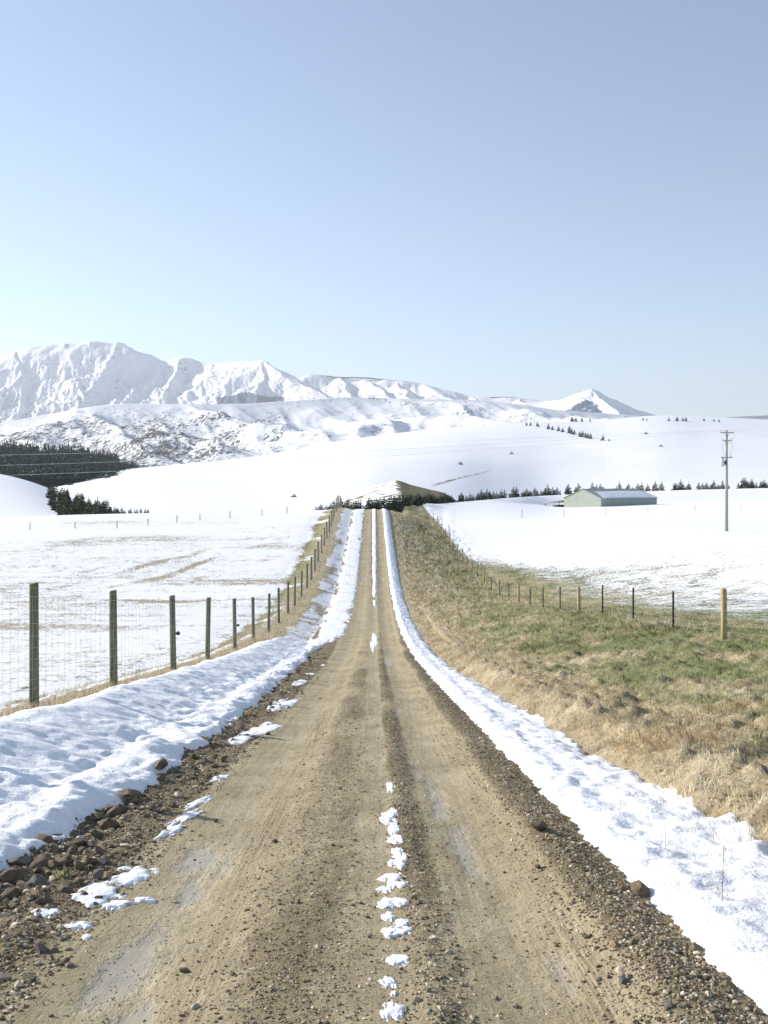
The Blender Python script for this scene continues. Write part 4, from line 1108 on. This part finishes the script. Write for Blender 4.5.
def zc(x, y): return 240 + 0.37 * x, 740 + 0.37 * y
mid = [(405, 130, 7, 9, None), (404, 208, 15, 15, 'top snow lump of the chain down the middle of the road'), (415, 240, 9, 16, None), (420, 268, 13, 10, None), (424, 298, 9, 8, None), (428, 326, 16, 15, 'long snow lump in the middle chain beside the right wheel track'),
       (410, 372, 22, 10, 'ragged wide snow lump half way along the middle chain'), (425, 392, 18, 9, None), (390, 405, 14, 6, None), (410, 441, 28, 11, 'widest snow lump in the chain along the middle of the road'), (402, 477, 12, 9, None), (438, 496, 15, 7, None),
       (420, 519, 27, 11, 'domed snow lump casting a dark shadow in the middle chain'), (424, 596, 19, 13, 'isolated snow lump with a tail above the lowest pair'), (402, 657, 14, 11, None), (416, 686, 6, 5, None), (413, 735, 20, 19, 'lowest snow lump at the bottom middle of the picture')]
for i, (a, b, w, h, lab) in enumerate(mid):
    px, row = zc(a, b); x, d = road_hit(px, row); m = d / F
    snow_lump(px, row, w * m, h * m * d / 1.55 * 0.85, lab or 'small snow remnant in the chain down the middle of the road', 'snow lumps along the middle of the road', i)
side = [(97, 893, 42, 26, 'broad irregular snow patch on the rubble right of the green weed', -0.2), (118, 905, 26, 9, 'lower arm of the broad snow patch beside the left wheel track', 0.3), (134, 876, 34, 20, 'angular snow patch above the broad one on the left rubble', 0.3),
        (124, 869, 13, 4, 'tiny snow fleck above the angular patch on the rubble', 0), (47, 913, 22, 9, 'small snow patch low on the left rubble', -0.3), (78, 926, 26, 7, 'thin snow patch under the broad one on the rubble', 0.1),
        (87, 937, 8, 5, 'snow dot under the thin patch on the left rubble', 0), (172, 831, 17, 14, 'lower end of the long snow sliver beside the left wheel track', 0.5), (184, 818, 15, 18, 'middle of the long snow sliver beside the left wheel track', 0.6), (197, 803, 14, 13, 'upper end of the long snow sliver beside the left wheel track', 0.6),
        (220, 778, 12, 7, 'small snow patch further up the left shoulder', 0.3), (145, 900, 20, 5, 'flat icy snow scrap on the edge of the left wheel track', 0.2), (262, 729, 24, 14, 'larger snow patch at the far end of the rubble', 0.5), (285, 704, 20, 11, 'highest snow patch at the end of the left rubble', 0.5), (374, 642, 6, 9, 'upright snow streak alone in the middle of the far road', 0)]
for i, (px, row, w, h, lab, st) in enumerate(side):
    x, d = road_hit(px, row); m = d / F
    snow_lump(px, row, w * m, h * m * d / 1.55 * 0.85, lab, 'snow patches on the left shoulder' if i < 14 else None, 40 + i, st)

# ------------------------------------------------------------------ grass
def blades(x, d, h, lean_dir, lean, cols, width):
    n = len(x); g = rng
    z = surf(x, d) + EYE
    a = lean_dir + 1.57 + g.normal(0, 0.7, n); wx, wy = np.cos(a) * width, np.sin(a) * width
    dx = np.cos(lean_dir) * lean * h; dy = np.sin(lean_dir) * lean * h
    up = h * np.sqrt(np.clip(1 - np.minimum(lean, 0.93) ** 2, 0.1, 1))
    P = np.zeros((n, 5, 3))
    P[:, 0] = np.stack([x - wx, d - wy, z - 0.02], -1); P[:, 1] = np.stack([x + wx, d + wy, z - 0.02], -1)
    mx, my, mz = x + dx * 0.38, d + dy * 0.38, z + up * 0.62
    P[:, 2] = np.stack([mx - wx * 0.7, my - wy * 0.7, mz], -1); P[:, 3] = np.stack([mx + wx * 0.7, my + wy * 0.7, mz], -1)
    P[:, 4] = np.stack([x + dx, d + dy, z + up * 0.95], -1)
    b = (np.arange(n) * 5)[:, None]
    Fs = np.concatenate([b + np.array([[0, 1, 3]]), b + np.array([[0, 3, 2]]), b + np.array([[2, 3, 4]])], 0)
    return P.reshape(-1, 3), Fs, np.repeat(cols, 5, 0)
TAN = np.array([(0.54, 0.45, 0.28), (0.62, 0.535, 0.38), (0.46, 0.365, 0.215), (0.38, 0.285, 0.165), (0.70, 0.63, 0.49)])
GRN = np.array([(0.18, 0.20, 0.075), (0.29, 0.305, 0.14), (0.40, 0.405, 0.24), (0.14, 0.16, 0.06)])
PAL = np.array([(0.17, 0.18, 0.085), (0.33, 0.33, 0.16), (0.49, 0.47, 0.285), (0.62, 0.54, 0.35), (0.78, 0.71, 0.56), (0.42, 0.32, 0.19), (0.48, 0.33, 0.17)])
def turf(x, d, gr):
    """mottled turf: moss green, straw, bleached and rusty patches a hand to a metre across"""
    n = len(x); g1 = gr + 0.5 * noise(x * 1.1, d * 0.8, 321) + 0.65 * noise(x * 2.9, d * 2.0, 322) + rng.normal(0, 0.09, n)
    dry = noise(x * 0.9 + 7, d * 0.7, 323) + 0.9 * noise(x * 2.3, d * 1.7, 324) + rng.normal(0, 0.13, n)
    i = np.where(g1 > 0.78, np.where(dry < -0.25, 0, np.where(dry < 0.25, 1, 2)), np.where(g1 > 0.48, np.where(dry < -0.1, 2, 3), np.where(dry > 0.35, 4, np.where(dry > -0.25, 3, np.where(dry > -0.5, 5, 6)))))
    return PAL[i] * rng.uniform(0.8, 1.2, (n, 1))
def bank_grass(n, d0, d1, hs_, wd):
    d = d0 * np.exp(rng.random(n) * math.log(d1 / d0)); x = xc(d) + 2.45 + rng.random(n) * (xfr(d) + 4.5 - xc(d) - 2.45)
    vis = (CX + x / d * F) < 800
    x, d = x[vis], d[vis]; n = len(x); r = x - xc(d)
    sn, gr, so = masks(x, d)
    clump = noise(x * 1.7, d * 1.3, 301); keep = (rng.random(n) < np.clip(0.75 + 0.6 * clump, 0.1, 1)) & (rng.random(n) > sn * 1.2) & (rng.random(n) > so * 0.5)
    e = r - (2.55 + 0.25 * fbm(r, d * 0.6, 3, 104)); keep &= e > np.where(d > 24, -0.15, 0.08)
    x, d, gr = x[keep], d[keep], gr[keep]; n = len(x)
    c = turf(x, d, gr)
    isg = 0
    h = hs_ * np.exp(rng.normal(0, 0.35, n)) * (1 + 0.6 * noise(x * 1.7, d * 1.3, 301))
    ld = np.pi + 0.5 + rng.normal(0, 1.0, n) + 1.6 * noise(x * 0.8, d * 0.6, 307)
    return blades(x, d, h, ld, np.clip(rng.normal(0.66, 0.2, n), 0.1, 0.97), c, wd * rng.uniform(0.6, 1.3, n))
gs = [bank_grass(190000, 6.2, 34, 0.07, 0.0045), bank_grass(100000, 30, 75, 0.11, 0.010), bank_grass(50000, 70, 164, 0.17, 0.02)]
def tufts(nt_, d0, d1, per, hs_, wd, rlo, rhi, spread):
    d = d0 * np.exp(rng.random(nt_) * math.log(d1 / d0)); r0 = 2.45 + rlo; x = xc(d) + r0 + rng.random(nt_) * (np.minimum(xfr(d) - xc(d) + 2.5, rhi) - r0)
    sn, gr, so = masks(x, d); e = x - xc(d) - (2.55 + 0.2 * fbm(x - xc(d), d * 0.45, 3, 104))
    k = (e > 0.05) & (CX + x / d * F < 800) & (rng.random(nt_) > sn * 1.5); x, d, gr = x[k], d[k], gr[k]; m = len(x)
    isg = rng.random(m) < sstep(0.3, 1.0, gr + 0.3 * noise(x * 0.8, d * 0.5, 303))
    c = np.where(isg[:, None], GRN[rng.integers(0, 4, m)], TAN[rng.integers(0, 5, m)]) * rng.uniform(0.75, 1.25, (m, 1))
    ld = np.pi + 0.45 + rng.normal(0, 0.35, m) + 0.8 * noise(x * 0.5, d * 0.4, 309); hh = hs_ * np.exp(rng.normal(0, 0.35, m)); sp = spread * rng.uniform(0.6, 1.5, m)
    q = lambda a: np.repeat(a, per, 0)
    n = m * per
    return blades(q(x) + rng.normal(0, 1, n) * q(sp), q(d) + rng.normal(0, 1, n) * q(sp) * 1.4, q(hh) * np.exp(rng.normal(0, 0.25, n)), q(ld) + rng.normal(0, 0.35, n),
                  np.clip(rng.normal(0.9, 0.09, n), 0.3, 0.99), q(c) * rng.uniform(0.8, 1.2, (n, 1)), wd * rng.uniform(0.6, 1.3, n))
gs += [tufts(700, 6.2, 34, 34, 0.15, 0.0035, 0.3, 12, 0.07), tufts(700, 30, 75, 18, 0.2, 0.008, 0.3, 12, 0.12), tufts(300, 70, 160, 14, 0.3, 0.016, 0.3, 12, 0.2),
       tufts(500, 6.0, 40, 22, 0.1, 0.0036, 0.0, 4.2, 0.09)]
# dry grass along the foot of the left fence and its ditch
def fence_grass(n, d0, d1, c0, sd_, hs_, wd, col_=TAN):
    d = d0 * np.exp(rng.random(n) * math.log(d1 / d0)); x = xfl(d) + c0 + rng.normal(0, 1, n) * sd_(d)
    k = rng.random(n) < np.clip(0.55 + 1.0 * noise(x * 0.9, d * 0.45, 311), 0.03, 1); x, d = x[k], d[k]; n = len(x)
    c = col_[rng.integers(0, len(col_), n)] * rng.uniform(0.8, 1.15, (n, 1))
    return blades(x, d, hs_ * np.exp(rng.normal(0, 0.35, n)), rng.normal(0, 0.9, n), np.clip(rng.normal(0.6, 0.25, n), 0, 0.97), c, wd * rng.uniform(0.6, 1.3, n))
gl = [fence_grass(9000, 8, 46, 0.08, lin([0, 200], [0.17, 0.3]), 0.16, 0.004), fence_grass(4200, 38, 150, 0.3, lin([0, 200], [0.3, 0.45]), 0.2, 0.012),
      fence_grass(4500, 12, 60, -1.3, lin([0, 200], [0.13, 0.35]), 0.12, 0.006, np.concatenate([TAN, GRN])), fence_grass(2500, 55, 150, -1.2, lin([0, 200], [0.3, 0.4]), 0.18, 0.012, np.concatenate([TAN, GRN]))]
# scattered stalks poking out of the snow
def stalks(pts, n, spread, hs_, least=0.08):
    xs, ds = [], []
    for (px, row) in pts:
        x, d = road_hit(px, row); xs += list(x + rng.normal(0, spread, n)); ds += list(d + rng.normal(0, spread * 1.3, n))
    x = np.array(xs); d = np.array(ds); m = len(x)
    return blades(x, d, hs_ * np.exp(rng.normal(0, 0.4, m)) + least, rng.random(m) * 6.28, np.clip(rng.normal(0.4, 0.25, m), 0, 0.95), TAN[rng.integers(0, 5, m)] * 0.8, 0.0022 * np.ones(m))
gst = [stalks([(590, 775), (575, 770), (712, 852), (727, 850), (745, 855), (700, 880), (735, 880), (760, 905), (640, 815), (620, 830), (667, 868), (700, 905), (740, 930), (690, 850)], 14, 0.09, 0.16),
       stalks([(217, 692), (130, 755), (60, 708), (52, 714), (150, 735), (180, 725), (92, 770), (120, 760), (90, 750), (215, 695), (232, 690)], 10, 0.08, 0.1),
       stalks([(663, 913), (683, 936), (215, 692)], 60, 0.06, 0.02, 0.0)]
def merge(sets):
    off = 0; A, B, C_ = [], [], []
    for v, f, c in sets: A.append(v); B.append(f + off); C_.append(c); off += len(v)
    return np.concatenate(A), np.concatenate(B), np.concatenate(C_)
for nm_, st, lab in (('grass', gs, 'matted tan and green grass covering the right roadside bank'), ('dry_grass', gl, 'dry tan grass along the foot of the left fence'), ('grass_stalks', gst, 'thin dry stalks poking through the roadside snow')):
    v, f, c = merge(st); tag(link(nm_, mesh_np(nm_, v, f, M_grass, colors=c)), lab, 'grass', kind='stuff')
# the green weed among the rocks
x, d = road_hit(63, 880)
o = empty('weed', (x, d, float(surf(x, d)) + EYE)); tag(o, 'small bright green weed growing among the rocks at lower left', 'weed')
n = 46; a = rng.random(n) * 6.28
g0 = np.concatenate([GRN[:3] * 1.2])
v, f, c = blades(x + np.cos(a) * 0.02, d + np.sin(a) * 0.02, rng.uniform(0.04, 0.1, n), a, rng.uniform(0.3, 0.95, n), g0[rng.integers(0, 3, n)], rng.uniform(0.006, 0.011, n))
link('leaves', mesh_np('leaves', v - np.array(o.location), f, M_grass, colors=c), o)
MB().tube([(0, 0, -0.03), (0.003, 0, 0.03)], [0.005, 0.003], 6).build('stem', M_bark, o)
